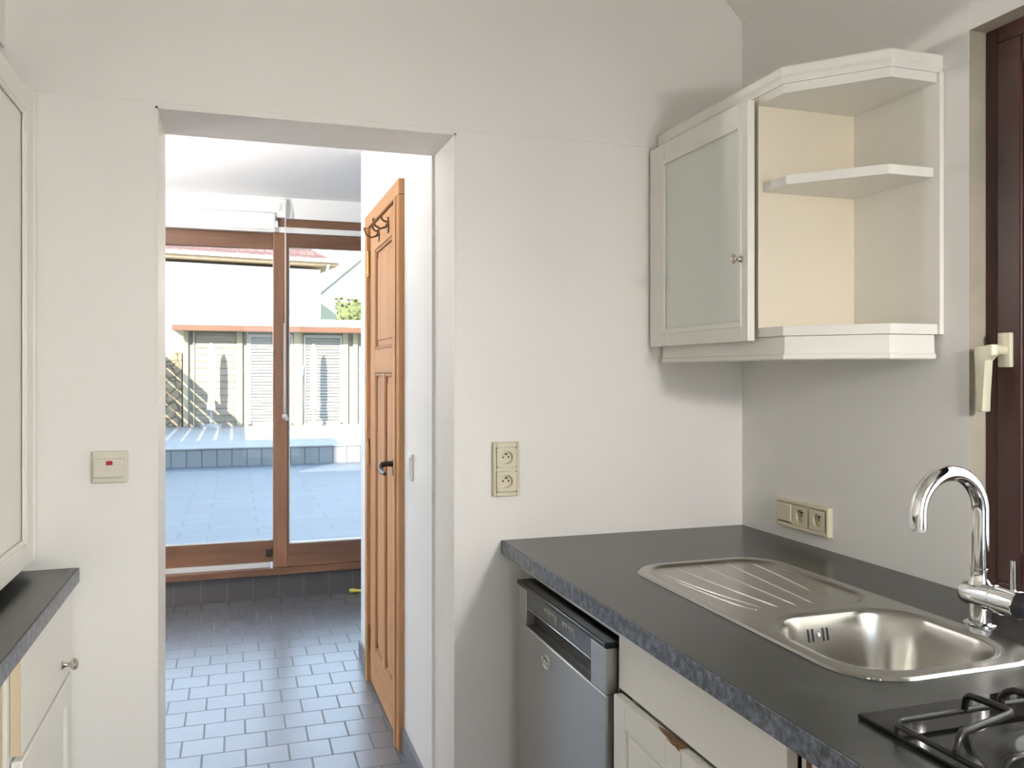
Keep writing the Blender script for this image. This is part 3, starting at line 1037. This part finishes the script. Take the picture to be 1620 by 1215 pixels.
# ------------------------------------------------------------------ sink base cabinet
sc = thing('base_cabinet', 'cream base cabinet under the sink, chipped door beside the dishwasher', 'cabinet', (0.79, 1.35, 0))
def loc(mb, ox, oy, oz=0):
    for v in mb.bm.verts:
        v.co -= Vector((ox, oy, oz))
    return mb
def scp(mb, name, mat, parent=None, smooth=False):
    return loc(mb, 0.79, 1.35).build(name, mat, parent or sc, smooth)
m = MB()
m.box(0.812, 1.50, 1.060, 1.078, 0.10, 0.861)
m.box(0.812, 1.50, 1.635, 1.650, 0.10, 0.861)
m.box(0.812, 0.83, 1.078, 1.635, 0.10, 0.70)
m.box(0.86, 1.50, 1.060, 1.650, 0.0, 0.10)
m.box(1.49, 1.50, 1.078, 1.635, 0.10, 0.861)
scp(m, 'carcass', 'cabinet_paint')
m = MB()
m.box(0.790, 0.8115, 1.085, 1.672, 0.708, 0.8605, 0.002)
scp(m, 'false_drawer_front', 'cabinet_paint')
def panel_door(y0, y1, z0, z1, x=0.771, th=0.02):
    m = MB()
    fw = 0.055
    m.box(x, x + th, y0, y0 + fw, z0, z1, 0.002)
    m.box(x, x + th, y1 - fw, y1, z0, z1, 0.002)
    m.box(x, x + th, y0 + fw, y1 - fw, z1 - fw, z1, 0.002)
    m.box(x, x + th, y0 + fw, y1 - fw, z0, z0 + fw, 0.002)
    m.box(x + 0.007, x + th - 0.003, y0 + fw - 0.004, y1 - fw + 0.004, z0 + fw - 0.004, z1 - fw + 0.004)
    m.box(x + 0.003, x + 0.008, y0 + fw + 0.012, y1 - fw - 0.012, z0 + fw + 0.012, z1 - fw - 0.012, 0.002)
    return m
d = scp(panel_door(1.372, 1.658, 0.12, 0.703), 'door', 'cabinet_paint')
m = MB()
# worn patch of bare wood on the top edge near the meeting stile
bmpts = [(1.374, 0.0), (1.405, 0.001), (1.44, 0.003), (1.472, 0.008), (1.475, 0.012), (1.45, 0.016), (1.42, 0.0185), (1.39, 0.019), (1.3745, 0.0185)]
m.prism([(0.7715 + b, a) for a, b in bmpts], 0.7028, 0.7036, 'XY')
m.prism([(a, z) for a, z in ((1.374, 0.7035), (1.425, 0.7035), (1.41, 0.7012), (1.40, 0.7005), (1.39, 0.7013), (1.38, 0.6985), (1.374, 0.6985))], 0.7703, 0.7712, 'YZ')
w_ = scp(m, 'worn_patch', 'chipped_wood', d)
w_['label'] = 'bare brown wood patch'
scp(panel_door(1.084, 1.3685, 0.12, 0.703), 'door', 'cabinet_paint')
# end of the run: next unit with raw edges and another drawer front
nc = thing('base_cabinet', 'cream base cabinet with a red-brown edge below the gas hob', 'cabinet', (0.80, 0.7, 0))
def ncp(mb, name, mat, parent=None):
    return loc(mb, 0.80, 0.7).build(name, mat, parent or nc)
m = MB()
m.box(0.808, 1.50, 1.040, 1.058, 0.0, 0.861)
m.box(0.812, 1.50, 0.30, 1.020, 0.10, 0.861)
ncp(m, 'carcass', 'cabinet_inside')
m = MB()
m.box(0.790, 1.0, 1.0215, 1.0395, 0.10, 0.8605, 0.001)
ncp(m, 'edge_strip', 'red_brown_wood')
m = MB()
m.box(0.785, 0.8075, 0.31, 1.0205, 0.70, 0.8605, 0.002)
ncp(m, 'drawer_front', 'cabinet_paint')
ncp(panel_door(0.31, 1.0205, 0.12, 0.695, 0.785), 'door', 'cabinet_paint')

# ------------------------------------------------------------------ left side units
lw = thing('worktop', 'short dark grey worktop below the tall white cupboard at left', 'worktop', (-0.373, YA, WT))
m = MB()
m.box(XL + 0.001 + 0.373, -0.003, -1.2 - YA, -0.001, -0.036, 0.0, 0.003)
m.build('slab', 'laminate', lw)
m = MB()
m.box(-0.0029, 0.0, -1.2 - YA, -0.001, -0.036, -0.0005, 0.0008)
m.build('edge_strip', 'laminate_edge', lw)
lu = thing('wall_cabinet', 'tall white panelled cupboard hanging above the left worktop', 'cabinet', (-0.47, 2.0, 0.93))
def lup(mb, name, mat, parent=None, smooth=False):
    return loc(mb, -0.47, 2.0, 0.93).build(name, mat, parent or lu, smooth)
LX = -0.472
m = MB()
m.box(XL + 0.001, LX - 0.021, 1.25, 2.3685, 0.93, 2.09, 0.002)
m.box(LX - 0.02, LX + 0.004, 2.345, 2.3685, 0.93, 2.09, 0.002)
lup(m, 'carcass', 'left_cabinet_paint')
m = MB()
y0, y1, z0, z1 = 1.75, 2.345, 0.928, 2.072
fw = 0.068
x0, x1 = LX - 0.02, LX
m.box(x0, x1, y0, y0 + fw, z0, z1, 0.003)
m.box(x0, x1, y1 - fw, y1, z0, z1, 0.003)
m.box(x0, x1, y0 + fw, y1 - fw, z0, z0 + 0.055, 0.003)
m.box(x0, x1, y0 + fw, y1 - fw, z1 - 0.055, z1, 0.003)
dl = lup(m, 'door', 'left_cabinet_paint')
m = MB()
for a in ((y0 + fw, y0 + fw + 0.012, z0 + 0.055, z1 - 0.055), (y1 - fw - 0.012, y1 - fw, z0 + 0.055, z1 - 0.055), (y0 + fw + 0.012, y1 - fw - 0.012, z0 + 0.055, z0 + 0.067), (y0 + fw + 0.012, y1 - fw - 0.012, z1 - 0.067, z1 - 0.055)):
    m.box(x1 - 0.008, x1 - 0.002, *a, 0.002)
lup(m, 'panel_moulding', 'left_cabinet_paint', dl)
m = MB()
m.box(x0 + 0.003, x0 + 0.010, y0 + fw - 0.005, y1 - fw + 0.005, z0 + 0.05, z1 - 0.05)
lup(m, 'panel', 'left_cabinet_paint', dl)
lb = thing('base_cabinet', 'white base cabinet with round knob drawer under the left worktop', 'cabinet', (-0.40, 2.1, 0))
def lbp(mb, name, mat, parent=None, smooth=False):
    return loc(mb, -0.40, 2.1).build(name, mat, parent or lb, smooth)
FXL = -0.388
m = MB()
m.box(XL + 0.001, FXL - 0.0215, 1.815, 2.368, 0.10, 0.863)
m.box(XL + 0.001, FXL - 0.07, 1.815, 2.368, 0.0, 0.10)
lbp(m, 'carcass', 'left_cabinet_paint')
m = MB()
m.box(FXL - 0.0195, FXL, 1.835, 2.355, 0.655, 0.8615, 0.002)
dr = lbp(m, 'drawer', 'left_cabinet_paint')
m = MB()
m.box(FXL - 0.0205, FXL - 0.001, 1.8335, 1.8347, 0.656, 0.8605)
e_ = lbp(m, 'bare_edge', 'raw_wood_edge', dr)
e_['label'] = 'unpainted beech coloured drawer edge'
m = MB()
knob(m, (FXL, 2.225, 0.702), (1, 0, 0), 1.15)
k_ = lbp(m, 'knob', 'nickel', dr, True)
k_['label'] = 'nickel knob'
m = MB()
y0, y1, z0, z1 = 1.835, 2.355, 0.12, 0.645
x0, x1 = FXL - 0.02, FXL
fw = 0.06
m.box(x0, x1, y0, y0 + fw, z0, z1, 0.003)
m.box(x0, x1, y1 - fw, y1, z0, z1, 0.003)
m.box(x0, x1, y0 + fw, y1 - fw, z0, z0 + fw, 0.003)
m.box(x0, x1, y0 + fw, y1 - fw, z1 - fw, z1, 0.003)
m.box(x0 + 0.003, x0 + 0.011, y0 + fw - 0.004, y1 - fw + 0.004, z0 + fw - 0.004, z1 - fw + 0.004)
lbp(m, 'door', 'left_cabinet_paint')
lb2 = thing('base_cabinet', 'base cabinet with bare wood edge at the lower left frame edge', 'cabinet', (-0.42, 1.5, 0))
m = MB()
m.box(XL + 0.001, -0.416, 1.20, 1.812, 0.0, 0.863)
loc(m, -0.42, 1.5).build('carcass', 'raw_wood_edge', lb2)
m = MB()
m.box(-0.415, -0.396, 1.20, 1.60, 0.12, 0.861, 0.002)
loc(m, -0.42, 1.5).build('door', 'left_cabinet_paint', lb2)

# ------------------------------------------------------------------ switches and sockets (local: -y points out of the wall)
def frame_bars(mb, x0, x1, z0, z1, holes, d, bev=0.003):
    """plate with rectangular openings; holes share one axis run"""
    r = bmesh.ops
    mb.box(x0, x1, -0.003, 0, z0, z1)
    hx0, hx1 = min(h[0] for h in holes), max(h[1] for h in holes)
    hz0, hz1 = min(h[2] for h in holes), max(h[3] for h in holes)
    mb.box(x0, hx0, -d, -0.001, z0, z1, bev)
    mb.box(hx1, x1, -d, -0.001, z0, z1, bev)
    mb.box(hx0, hx1, -d, -0.001, z0, hz0, bev)
    mb.box(hx0, hx1, -d, -0.001, hz1, z1, bev)
def well(mb, cx, cz, hw, hh, r, y, depth, seg=36):
    """square insert face at y with a round recess"""
    O, I, D = [], [], []
    for k in range(seg):
        a = 2 * PI * k / seg
        c, s = math.cos(a), math.sin(a)
        t = min(hw / abs(c) if abs(c) > 1e-6 else 9, hh / abs(s) if abs(s) > 1e-6 else 9)
        O.append(mb.bm.verts.new((cx + c * t, y, cz + s * t)))
        I.append(mb.bm.verts.new((cx + c * r, y, cz + s * r)))
        D.append(mb.bm.verts.new((cx + c * r * 0.96, y + depth, cz + s * r * 0.96)))
    for k in range(seg):
        n = (k + 1) % seg
        mb.bm.faces.new((O[k], O[n], I[n], I[k]))
        mb.bm.faces.new((I[k], I[n], D[n], D[k]))
    mb.bm.faces.new(D)
def socket_insert(parent, cx, cz, hw, hh, y, mat):
    m = MB()
    well(m, cx, cz, hw, hh, 0.0185, y, 0.0125)
    o = m.build('socket_insert', mat, parent)
    m = MB()
    for dx in (-0.0085, 0.0085):
        m.cyl((cx + dx, y + 0.0124, cz), (cx + dx, y + 0.0118, cz), 0.0027, seg=14)
    m.build('pin_hole', 'black_plastic', o)
    m = MB()
    m.cyl((cx, y + 0.0124, cz + 0.0095), (cx, y + 0.003, cz + 0.0095), 0.0026, seg=12)
    m.build('earth_pin', 'bronze', o)

so1 = thing('double_socket', 'cream vertical double socket on the doorway wall above the worktop corner', 'socket', (0.753, YA, 1.109))
m = MB()
frame_bars(m, -0.040, 0.040, -0.079, 0.079, [(-0.031, 0.031, 0.005, 0.062), (-0.031, 0.031, -0.066, -0.005)], 0.018)
m.box(-0.031, 0.031, -0.0175, -0.001, -0.0055, 0.0055)
m.build('frame', 'socket_plastic', so1)
socket_insert(so1, 0, 0.0345, 0.0305, 0.0285, -0.019, 'socket_plastic')
socket_insert(so1, 0, -0.0355, 0.0305, 0.0295, -0.019, 'socket_plastic')

so2 = thing('socket_with_switch', 'cream horizontal plate with blank switch and two sockets on the right wall', 'socket', (XB, 2.052, 0.978), -PI / 2)
m = MB()
frame_bars(m, -0.118, 0.118, -0.041, 0.041, [(-0.108, -0.042, -0.028, 0.030), (-0.036, 0.034, -0.028, 0.030), (0.040, 0.108, -0.028, 0.030)], 0.016)
for x in (-0.039, 0.037):
    m.box(x - 0.003, x + 0.003, -0.0155, -0.001, -0.028, 0.030)
m.build('frame', 'socket_plastic', so2)
m = MB()
m.box(-0.107, -0.0425, -0.019, -0.002, -0.024, 0.029, 0.003)
m.build('rocker', 'socket_plastic', so2)
socket_insert(so2, -0.001, 0.001, 0.0345, 0.0285, -0.017, 'socket_plastic')
socket_insert(so2, 0.074, 0.001, 0.0335, 0.0285, -0.017, 'socket_plastic')

sw = thing('light_switch', 'beige rocker switch with a red pilot light left of the doorway', 'switch', (-0.301, YA, 1.151))
m = MB()
m.box(-0.043, 0.041, -0.012, 0.0, -0.041, 0.041, 0.005, 3)
m.build('frame', 'switch_plastic', sw)
m = MB()
m.box(-0.0395, 0.0335, -0.021, -0.0115, -0.027, 0.022, 0.004, 3)
r_ = m.build('rocker', 'switch_plastic', sw)
m = MB()
m.box(-0.0085, 0.0065, -0.0225, -0.0205, 0.006, 0.0165, 0.001)
n_ = m.build('pilot_light', 'neon_red', r_)
n_['label'] = 'small red pilot light'
hs = thing('light_switch', 'white flat switch plate on the hall wall beside the pine door', 'switch', (HX, 2.945, 1.06), -PI / 2)
m = MB()
m.box(-0.038, 0.038, -0.010, 0.0, -0.048, 0.048, 0.004)
m.build('frame', 'white_plastic', hs)
m = MB()
m.box(-0.028, 0.028, -0.013, -0.0095, -0.036, 0.036, 0.002)
m.build('rocker', 'white_plastic', hs)
yt = MB()
yt.tube([(0.684, 5.395, 0.016), (0.70, 5.393, 0.017), (0.715, 5.392, 0.016), (0.735, 5.39, 0.014), (0.76, 5.385, 0.013), (0.80, 5.38, 0.011)], [0.011, 0.015, 0.012, 0.009, 0.011, 0.010], 12)
tag(yt.build('yellow_peg', 'yellow_plastic', None, True), 'small yellow plastic peg lying on hall floor against the dark tile plinth', 'peg')

# ------------------------------------------------------------------ outside: patio, step, terrace
ZP, ZT, YR, YW = 0.06, 0.317, 12.766, 18.075
m = MB()
m.box(-12, 14, 5.56, YR + 0.02, -0.1, ZP)
struct(m.build('ground_patio', 'patio_slabs'))
m = MB()
m.box(-12, 14, YR + 0.012, 40, 0.0, ZT)
struct(m.build('ground_terrace', 'terrace_slabs'))
m = MB()
m.box(-12, 14, YR, YR + 0.012, ZP, ZT - 0.018)
struct(m.build('trim_step', 'riser_tiles'))
m = MB()
m.box(-12, 14, YR - 0.015, YR + 0.35, ZT - 0.018, ZT + 0.006, 0.006)
struct(m.build('trim_step_nosing', 'terrace_slabs'))
# the upper storeys of this house, seen only by the sun: high block to the left, low roof to the right
m = MB()
m.box(-12, -3.86, 4.3, 5.56, 2.63, 5.45)
m.box(-12, -4.2, 4.3, 5.56, 0, 2.63)
m.box(-12, XL - 0.2, 1.6, 2.6, 2.63, 5.45)  # unseen block added to keep sun out of the hall ceiling opening
struct(m.build('wall_house_upper', 'house_render'))
m = MB()
m.box(-3.86, 3.4, 4.3, 5.56, 2.63, 2.95)
struct(m.build('roof_house_edge', 'house_render'))

m = MB()
m.box(3.6, 3.9, -6.0, 5.2, 0.0, 5.2)  # unseen wall added to cut sky light reaching the right window
struct(m.build('wall_sky_block', 'house_render'))
m = MB()
m.box(XB + 0.25, 3.6, YK - 0.2, 4.2, -0.1, 0.0)
struct(m.build('ground_passage', 'patio_slabs'))
m = MB()
m.box(-14, 14, -16.0, YK - 0.2, -0.1, 0.0)  # unseen pale ground added to bounce light through the back window
struct(m.build('ground_bounce', 'bounce_gravel'))

# ------------------------------------------------------------------ garden pavilion
sh = thing('garden_pavilion', 'long timber pavilion with brown fascia and louvred shutters across the terrace', 'pavilion', (0, YW, ZT))
def shp(mb, name, mat, parent=None, smooth=False):
    return loc(mb, 0, YW, ZT).build(name, mat, parent or sh, smooth)
m = MB()
m.box(-0.98, 6.5, YW, YW + 2.5, ZT, 2.22)
shp(m, 'wall', 'shed_boards')
m = MB()
m.box(-1.17, 6.8, YW - 0.45, YW - 0.40, 2.215, 2.325, 0.01)
shp(m, 'fascia', 'fascia_wood')
m = MB()
m.prism([(YW - 0.46, 2.326), (YW + 0.9, 2.56), (YW + 2.6, 2.326)], -1.15, 6.8, 'YZ')
m.box(-1.15, 6.8, YW - 0.40, YW + 2.6, 2.222, 2.326)
shp(m, 'roof', 'shed_roof')
for x0, x1 in ((-0.98, -0.89), (-0.80, -0.77), (0.03, 0.14), (0.22, 0.255), (1.15, 1.33), (2.15, 2.26), (2.36, 2.46)):
    m = MB()
    m.box(x0, x1, YW - 0.06, YW + 0.0, ZT, 2.221, 0.006)
    shp(m, 'post', 'shed_wood')
m = MB()
m.box(-0.77, 0.03, YW - 0.035, YW - 0.001, ZT, 2.2)
for k in range(14):
    z = 2.15 - k * 0.135
    m.box(-0.74, 0.0, YW - 0.045, YW - 0.035, z - 0.125, z, 0.008)
shp(m, 'door', 'shed_boards')
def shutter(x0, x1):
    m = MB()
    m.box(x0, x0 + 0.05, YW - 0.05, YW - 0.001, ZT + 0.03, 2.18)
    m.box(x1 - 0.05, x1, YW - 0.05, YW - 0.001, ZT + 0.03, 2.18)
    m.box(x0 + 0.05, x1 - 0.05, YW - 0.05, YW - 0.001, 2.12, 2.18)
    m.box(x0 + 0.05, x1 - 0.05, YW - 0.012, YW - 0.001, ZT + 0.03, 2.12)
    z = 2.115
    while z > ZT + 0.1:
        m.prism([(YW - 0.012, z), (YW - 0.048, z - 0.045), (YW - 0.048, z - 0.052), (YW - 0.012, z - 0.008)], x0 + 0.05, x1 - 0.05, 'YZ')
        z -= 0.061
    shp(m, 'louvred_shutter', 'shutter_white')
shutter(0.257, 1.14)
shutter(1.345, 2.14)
def parasol(x, y, top, label):
    p = thing('closed_parasol', label, 'parasol', (x, y, ZT), 0, 'folded white parasols by the pavilion')
    h = top - ZT
    m = MB()
    m.lathe([(0, 0), (0.2, 0), (0.2, 0.05), (0.03, 0.07), (0.025, 0.35), (0, 0.35)], (0, 0, 0), (0, 0, 1), 20)
    m.build('base', 'pole_grey', p, True)
    m = MB()
    prof = [(0, h), (0.02, h - 0.01), (0.045, h - 0.09), (0.06, h - 0.30), (0.064, h - 0.8), (0.052, h - 1.05), (0.075, 0.35), (0, 0.35)]
    m.lathe(prof, (0, 0, 0), (0, 0, 1), 24)
    for v in m.bm.verts:
        a = math.atan2(v.co.y, v.co.x)
        s = 1 + 0.09 * math.cos(8 * a)
        v.co.x *= s
        v.co.y *= s
    m.build('canopy', 'parasol_cloth', p, True)
parasol(-0.45, YW - 0.42, 1.98, 'closed white parasol in front of the plank door, nearer the stone wall')
parasol(1.52, YW - 0.42, 1.98, 'closed white parasol in front of the right-hand louvred shutter')
m = MB()
m.tube([(1.20, YW - 0.30, ZT + 0.01), (1.27, YW - 0.2, 1.0), (1.35, YW - 0.065, 1.55)], 0.012, 8)
tag(m.build('garden_pole', 'pole_grey'), 'thin grey pole leaning against the right louvred shutter of the pavilion', 'pole')
m = MB()
m.box(-4.5, -1.005, YW - 0.02, YW + 0.4, ZT, 1.80, 0.015)
for k in range(60):
    x, z = random.uniform(-2.0, -1.14), random.uniform(ZT + 0.1, 1.7)
    bmesh.ops.create_icosphere(m.bm, subdivisions=2, radius=random.uniform(0.05, 0.10), matrix=Matrix.Translation((x, YW + 0.0, z)) @ Matrix.Diagonal((1.2, 0.5, 0.8, 1)))
tag(m.build('rubble_stone_wall', 'rubble_stone'), 'rough pale rubble stone wall at the left end of the pavilion', 'wall')

# slatted timber canopy left of the terrace (out of frame; it throws the striped shade)
ca = thing('slatted_canopy', 'slatted timber canopy left of the terrace, throwing striped shade', 'canopy', (-3.0, 14.2, ZT))
m = MB()
for k in range(11):
    x1 = -1.90 - k * 0.25
    m.box(x1 - 0.212 + 3.0, x1 + 3.0, -3.4, 3.7, 2.28 - ZT, 2.288 - ZT)
m.build('slats', 'canopy_wood', ca)
for y in (-3.3, 0.2, 3.6):
    m = MB()
    m.box(-1.6, 1.05, y - 0.04, y + 0.04, 2.20 - ZT, 2.279 - ZT)
    m.box(-1.6, -1.5, y - 0.05, y + 0.05, 0, 2.20 - ZT)
    m.build('support', 'canopy_wood', ca)

# ------------------------------------------------------------------ neighbour houses
nh = thing('house', 'white neighbour house with red tiled hip roof behind the pavilion', 'house', (-2.0, 29.0, ZT), -math.radians(-9))
ang = math.radians(9)
def hpt(x):   # local x along the facade from its right-hand corner
    return x
m = MB()
m.box(-9.0, 4.85, 0.0, 6.0, 0, 4.62)
m.build('wall', 'house_render', nh)
m = MB()
hx = 5.35
m.prism([(-9.5, 4.72), (hx, 4.72), (hx, 4.80), (-9.5, 4.80)], -0.55, 6.5, 'XZ')
m.build('soffit', 'soffit_wood', nh)
m = MB()
v = [m.bm.verts.new(p) for p in ((-9.5, -0.55, 4.82), (hx, -0.55, 4.82), (hx, 6.5, 4.82), (-9.5, 6.5, 4.82), (-6, 3, 7.2), (hx - 3.5, 3, 7.2))]
for q in ((0, 1, 5, 4), (1, 2, 5), (2, 3, 4, 5), (3, 0, 4), (0, 3, 2, 1)):
    m.bm.faces.new([v[k] for k in q])
m.build('roof', 'roof_tiles', nh)
m = MB()
m.box(-9.5, hx + 0.02, -0.68, -0.551, 4.80, 4.92, 0.03)
m.build('gutter', 'gutter', nh)
m = MB()
m.tube([(5.0, -0.55, 4.78), (4.95, -0.4, 4.45), (4.72, -0.06, 4.28), (4.70, -0.06, 3.2), (4.70, -0.06, 0.1)], 0.045, 10)
m.build('downpipe', 'pale_grey', nh, True)
for x0, x1, top in ((-0.9, 1.9, 4.35), (2.75, 4.3, 4.35)):
    m = MB()
    m.box(x0, x1, -0.06, 0.05, 3.20, 3.26)
    m.build('window_sill', 'pale_grey', nh)
m = MB()
m.box(-0.6, 0.25, -0.03, -0.001, 4.0, 4.05)
m.box(0.2, 0.25, -0.03, -0.001, 3.85, 4.0)
m.build('blind_edge', 'pale_grey', nh)
gh = thing('house', 'pale cream gabled house at the right end of the view, behind hedge', 'house', (4.6, 36.0, ZT))
m = MB()
m.prism([(-5.0, 0), (11, 0), (11, 1.1), (3.0, 8.08), (-5.0, 1.09)], 0, 6, 'XZ')
m.build('wall', 'cream_render', gh)
m = MB()
m.prism([(-5.3, 0.84), (3.0, 8.10), (11.3, 0.84), (11.3, 1.0), (3.0, 8.26), (-5.3, 1.0)], -0.12, 6.1, 'XZ')
m.build('roof', 'pale_grey', gh)
m = MB()
for k in range(900):
    x, y, z = random.uniform(0, 3.4), random.uniform(-0.4, 0.4), random.uniform(0, 3.45) if random.random() < 0.15 else random.uniform(2.6, 3.45)
    z += 0.08 * noise.noise((x * 3, y, 0))
    mt = Matrix.Translation((x, y, z)) @ Matrix.Rotation(random.uniform(0, PI), 4, 'Z') @ Matrix.Rotation(random.uniform(-1, 1), 4, 'X')
    s = random.uniform(0.05, 0.11)
    q = [m.bm.verts.new(mt @ Vector(p)) for p in ((-s, 0, 0), (0, 0.02, -s * 0.6), (s, 0, 0), (0, 0.02, s * 0.6))]
    m.bm.faces.new(q)
m.box(0.05, 3.35, -0.3, 0.3, 0, 3.3)
hg = m.build('hedge', 'leaf_green')
hg.location = (3.05, 27.3, ZT)
tag(hg, 'clipped green hedge in front of the cream gabled house', 'hedge')

# ------------------------------------------------------------------ light
W = bpy.data.worlds.new('World')
SC.world = W
W.use_nodes = True
nt = W.node_tree
bg = nt.nodes['Background']
tc = nt.nodes.new('ShaderNodeTexCoord')
sp = nt.nodes.new('ShaderNodeSeparateXYZ')
link(nt, tc.outputs['Generated'], sp.inputs[0])
c = ramp(nt, sp.outputs['Z'], [(0.0, (0.82, 0.91, 1.0)), (0.3, (0.60, 0.79, 1.0)), (0.9, (0.47, 0.70, 1.0))])
link(nt, c, bg.inputs['Color'])
bg.inputs['Strength'].default_value = 4.2

def lamp(name, kind, loc, energy, color, size=None, rot=None, sy=None):
    d = bpy.data.lights.new(name, kind)
    d.energy = energy
    d.color = color
    if kind == 'AREA':
        d.shape = 'RECTANGLE'
        d.size = size
        d.size_y = sy or size
    elif kind == 'POINT':
        d.shadow_soft_size = size
    o = bpy.data.objects.new(name, d)
    COL.objects.link(o)
    o.location = loc
    if rot:
        o.rotation_euler = rot
    return o
sun = lamp('sun', 'SUN', (0, 0, 20), 20.0, (1.0, 0.90, 0.74))
sun.data.angle = math.radians(0.5)
sun.rotation_euler = Vector((1, 1.6, -0.95)).to_track_quat('-Z', 'Y').to_euler()
# sky portals in the openings
def portal(name, loc, sx, sy, direction):
    o = lamp(name, 'AREA', loc, 1.0, (1, 1, 1), sx, None, sy)
    o.rotation_euler = Vector(direction).to_track_quat('-Z', 'Y').to_euler()
    o.data.cycles.is_portal = True
    return o
portal('hall_window_portal', (0.3, 5.53, 1.25), 3.1, 2.1, (0, -1, 0))
portal('added_window_portal', (0.775, YK - 0.15, 1.175), 1.45, 2.35, (0, 1, 0))
portal('kitchen_window_portal', (XB + 0.2, (WY0 + WY1) / 2, (WZ0 + WZ1) / 2), WY1 - WY0, WZ1 - WZ0, (-1, 0, 0))
portal('added_rooflight_portal', (-2.8, 4.2, 2.61), 1.2, 2.0, (0, 0, -1))

# unseen pendant added as fill light for the kitchen walls
pl_ = thing('fill_pendant', 'added pendant fill lamp with wide white shade, unseen behind the hob end of the kitchen', 'lamp', (1.2, -0.35, 2.87))
m = MB()
m.lathe([(0, 0), (0.05, 0), (0.045, -0.03), (0.006, -0.035), (0.006, -0.91), (0, -0.91)], (0, 0, 0), (0, 0, 1), 20)
m.build('stem', 'white_plastic', pl_, True)
m = MB()
m.lathe([(0.26, -1.095), (0.245, -1.050), (0.20, -0.990), (0.12, -0.930), (0.03, -0.900), (0.03, -0.905), (0.118, -0.937), (0.197, -0.997), (0.241, -1.055), (0.257, -1.097), (0.26, -1.095)], (0, 0, 0), (0, 0, 1), 40)
m.build('lamp_shade', 'white_plastic', pl_, True)
lm, nt, b = new_mat('fill_pendant_bulb')
b.inputs['Emission Color'].default_value = (1.0, 0.955, 0.90, 1)
b.inputs['Emission Strength'].default_value = 145.0
MATS['fill_pendant_bulb'] = lm
m = MB()
bmesh.ops.create_uvsphere(m.bm, u_segments=24, v_segments=14, radius=0.12, matrix=Matrix.Translation((0, 0, -1.11)))
m.build('bulb', 'fill_pendant_bulb', pl_, True)

# unseen uplighter added to brighten the hall ceiling
fl_ = thing('fill_uplighter', 'added uplighter fill lamp, unseen in the left part of the tiled hall', 'lamp', (-1.35, 3.7, 0.0))
m = MB()
m.lathe([(0, 0), (0.15, 0), (0.15, 0.02), (0.02, 0.035), (0.012, 0.05), (0.012, 1.70), (0, 1.70)], (0, 0, 0), (0, 0, 1), 28)
m.build('stand', 'light_metal', fl_, True)
m = MB()
m.lathe([(0.02, 1.69), (0.10, 1.72), (0.18, 1.79), (0.215, 1.870), (0.21, 1.872), (0.175, 1.797), (0.097, 1.727), (0, 1.70)], (0, 0, 0), (0, 0, 1), 36)
m.build('bowl', 'white_plastic', fl_, True)
lm, nt, b = new_mat('fill_uplighter_bulb')
b.inputs['Emission Color'].default_value = (1.0, 0.94, 0.87, 1)
b.inputs['Emission Strength'].default_value = 860.0
MATS['fill_uplighter_bulb'] = lm
m = MB()
bmesh.ops.create_uvsphere(m.bm, u_segments=24, v_segments=14, radius=0.10, matrix=Matrix.Translation((0, 0, 1.805)))
m.build('bulb', 'fill_uplighter_bulb', fl_, True)

# ------------------------------------------------------------------ camera
f_px, vp_x, v0 = 1340.0, 372.0, 590.0
theta = math.atan((810 - vp_x) / f_px)
cam = bpy.data.cameras.new('camera')
co = bpy.data.objects.new('camera', cam)
COL.objects.link(co)
co.location = (0, 0, 1.39)
co.rotation_euler = (PI / 2, 0, -theta)
cam.sensor_fit = 'HORIZONTAL'
cam.sensor_width = 36.0
cam.lens = f_px / 1620.0 * 36.0
cam.shift_y = -(607.5 - v0) / 1620.0
cam.clip_start = 0.02
cam.clip_end = 200
SC.camera = co

SC.view_settings.view_transform = 'Standard'
SC.view_settings.look = 'None'
SC.view_settings.exposure = 0.5
SC.view_settings.gamma = 1.0
SC.view_settings.use_curve_mapping = False
SC.cycles.use_denoising = True
SC.cycles.max_bounces = 14
SC.cycles.diffuse_bounces = 8
SC.cycles.transparent_max_bounces = 12
SC.cycles.sample_clamp_indirect = 8.0
SC.cycles.caustics_refractive = False
SC.cycles.caustics_reflective = True
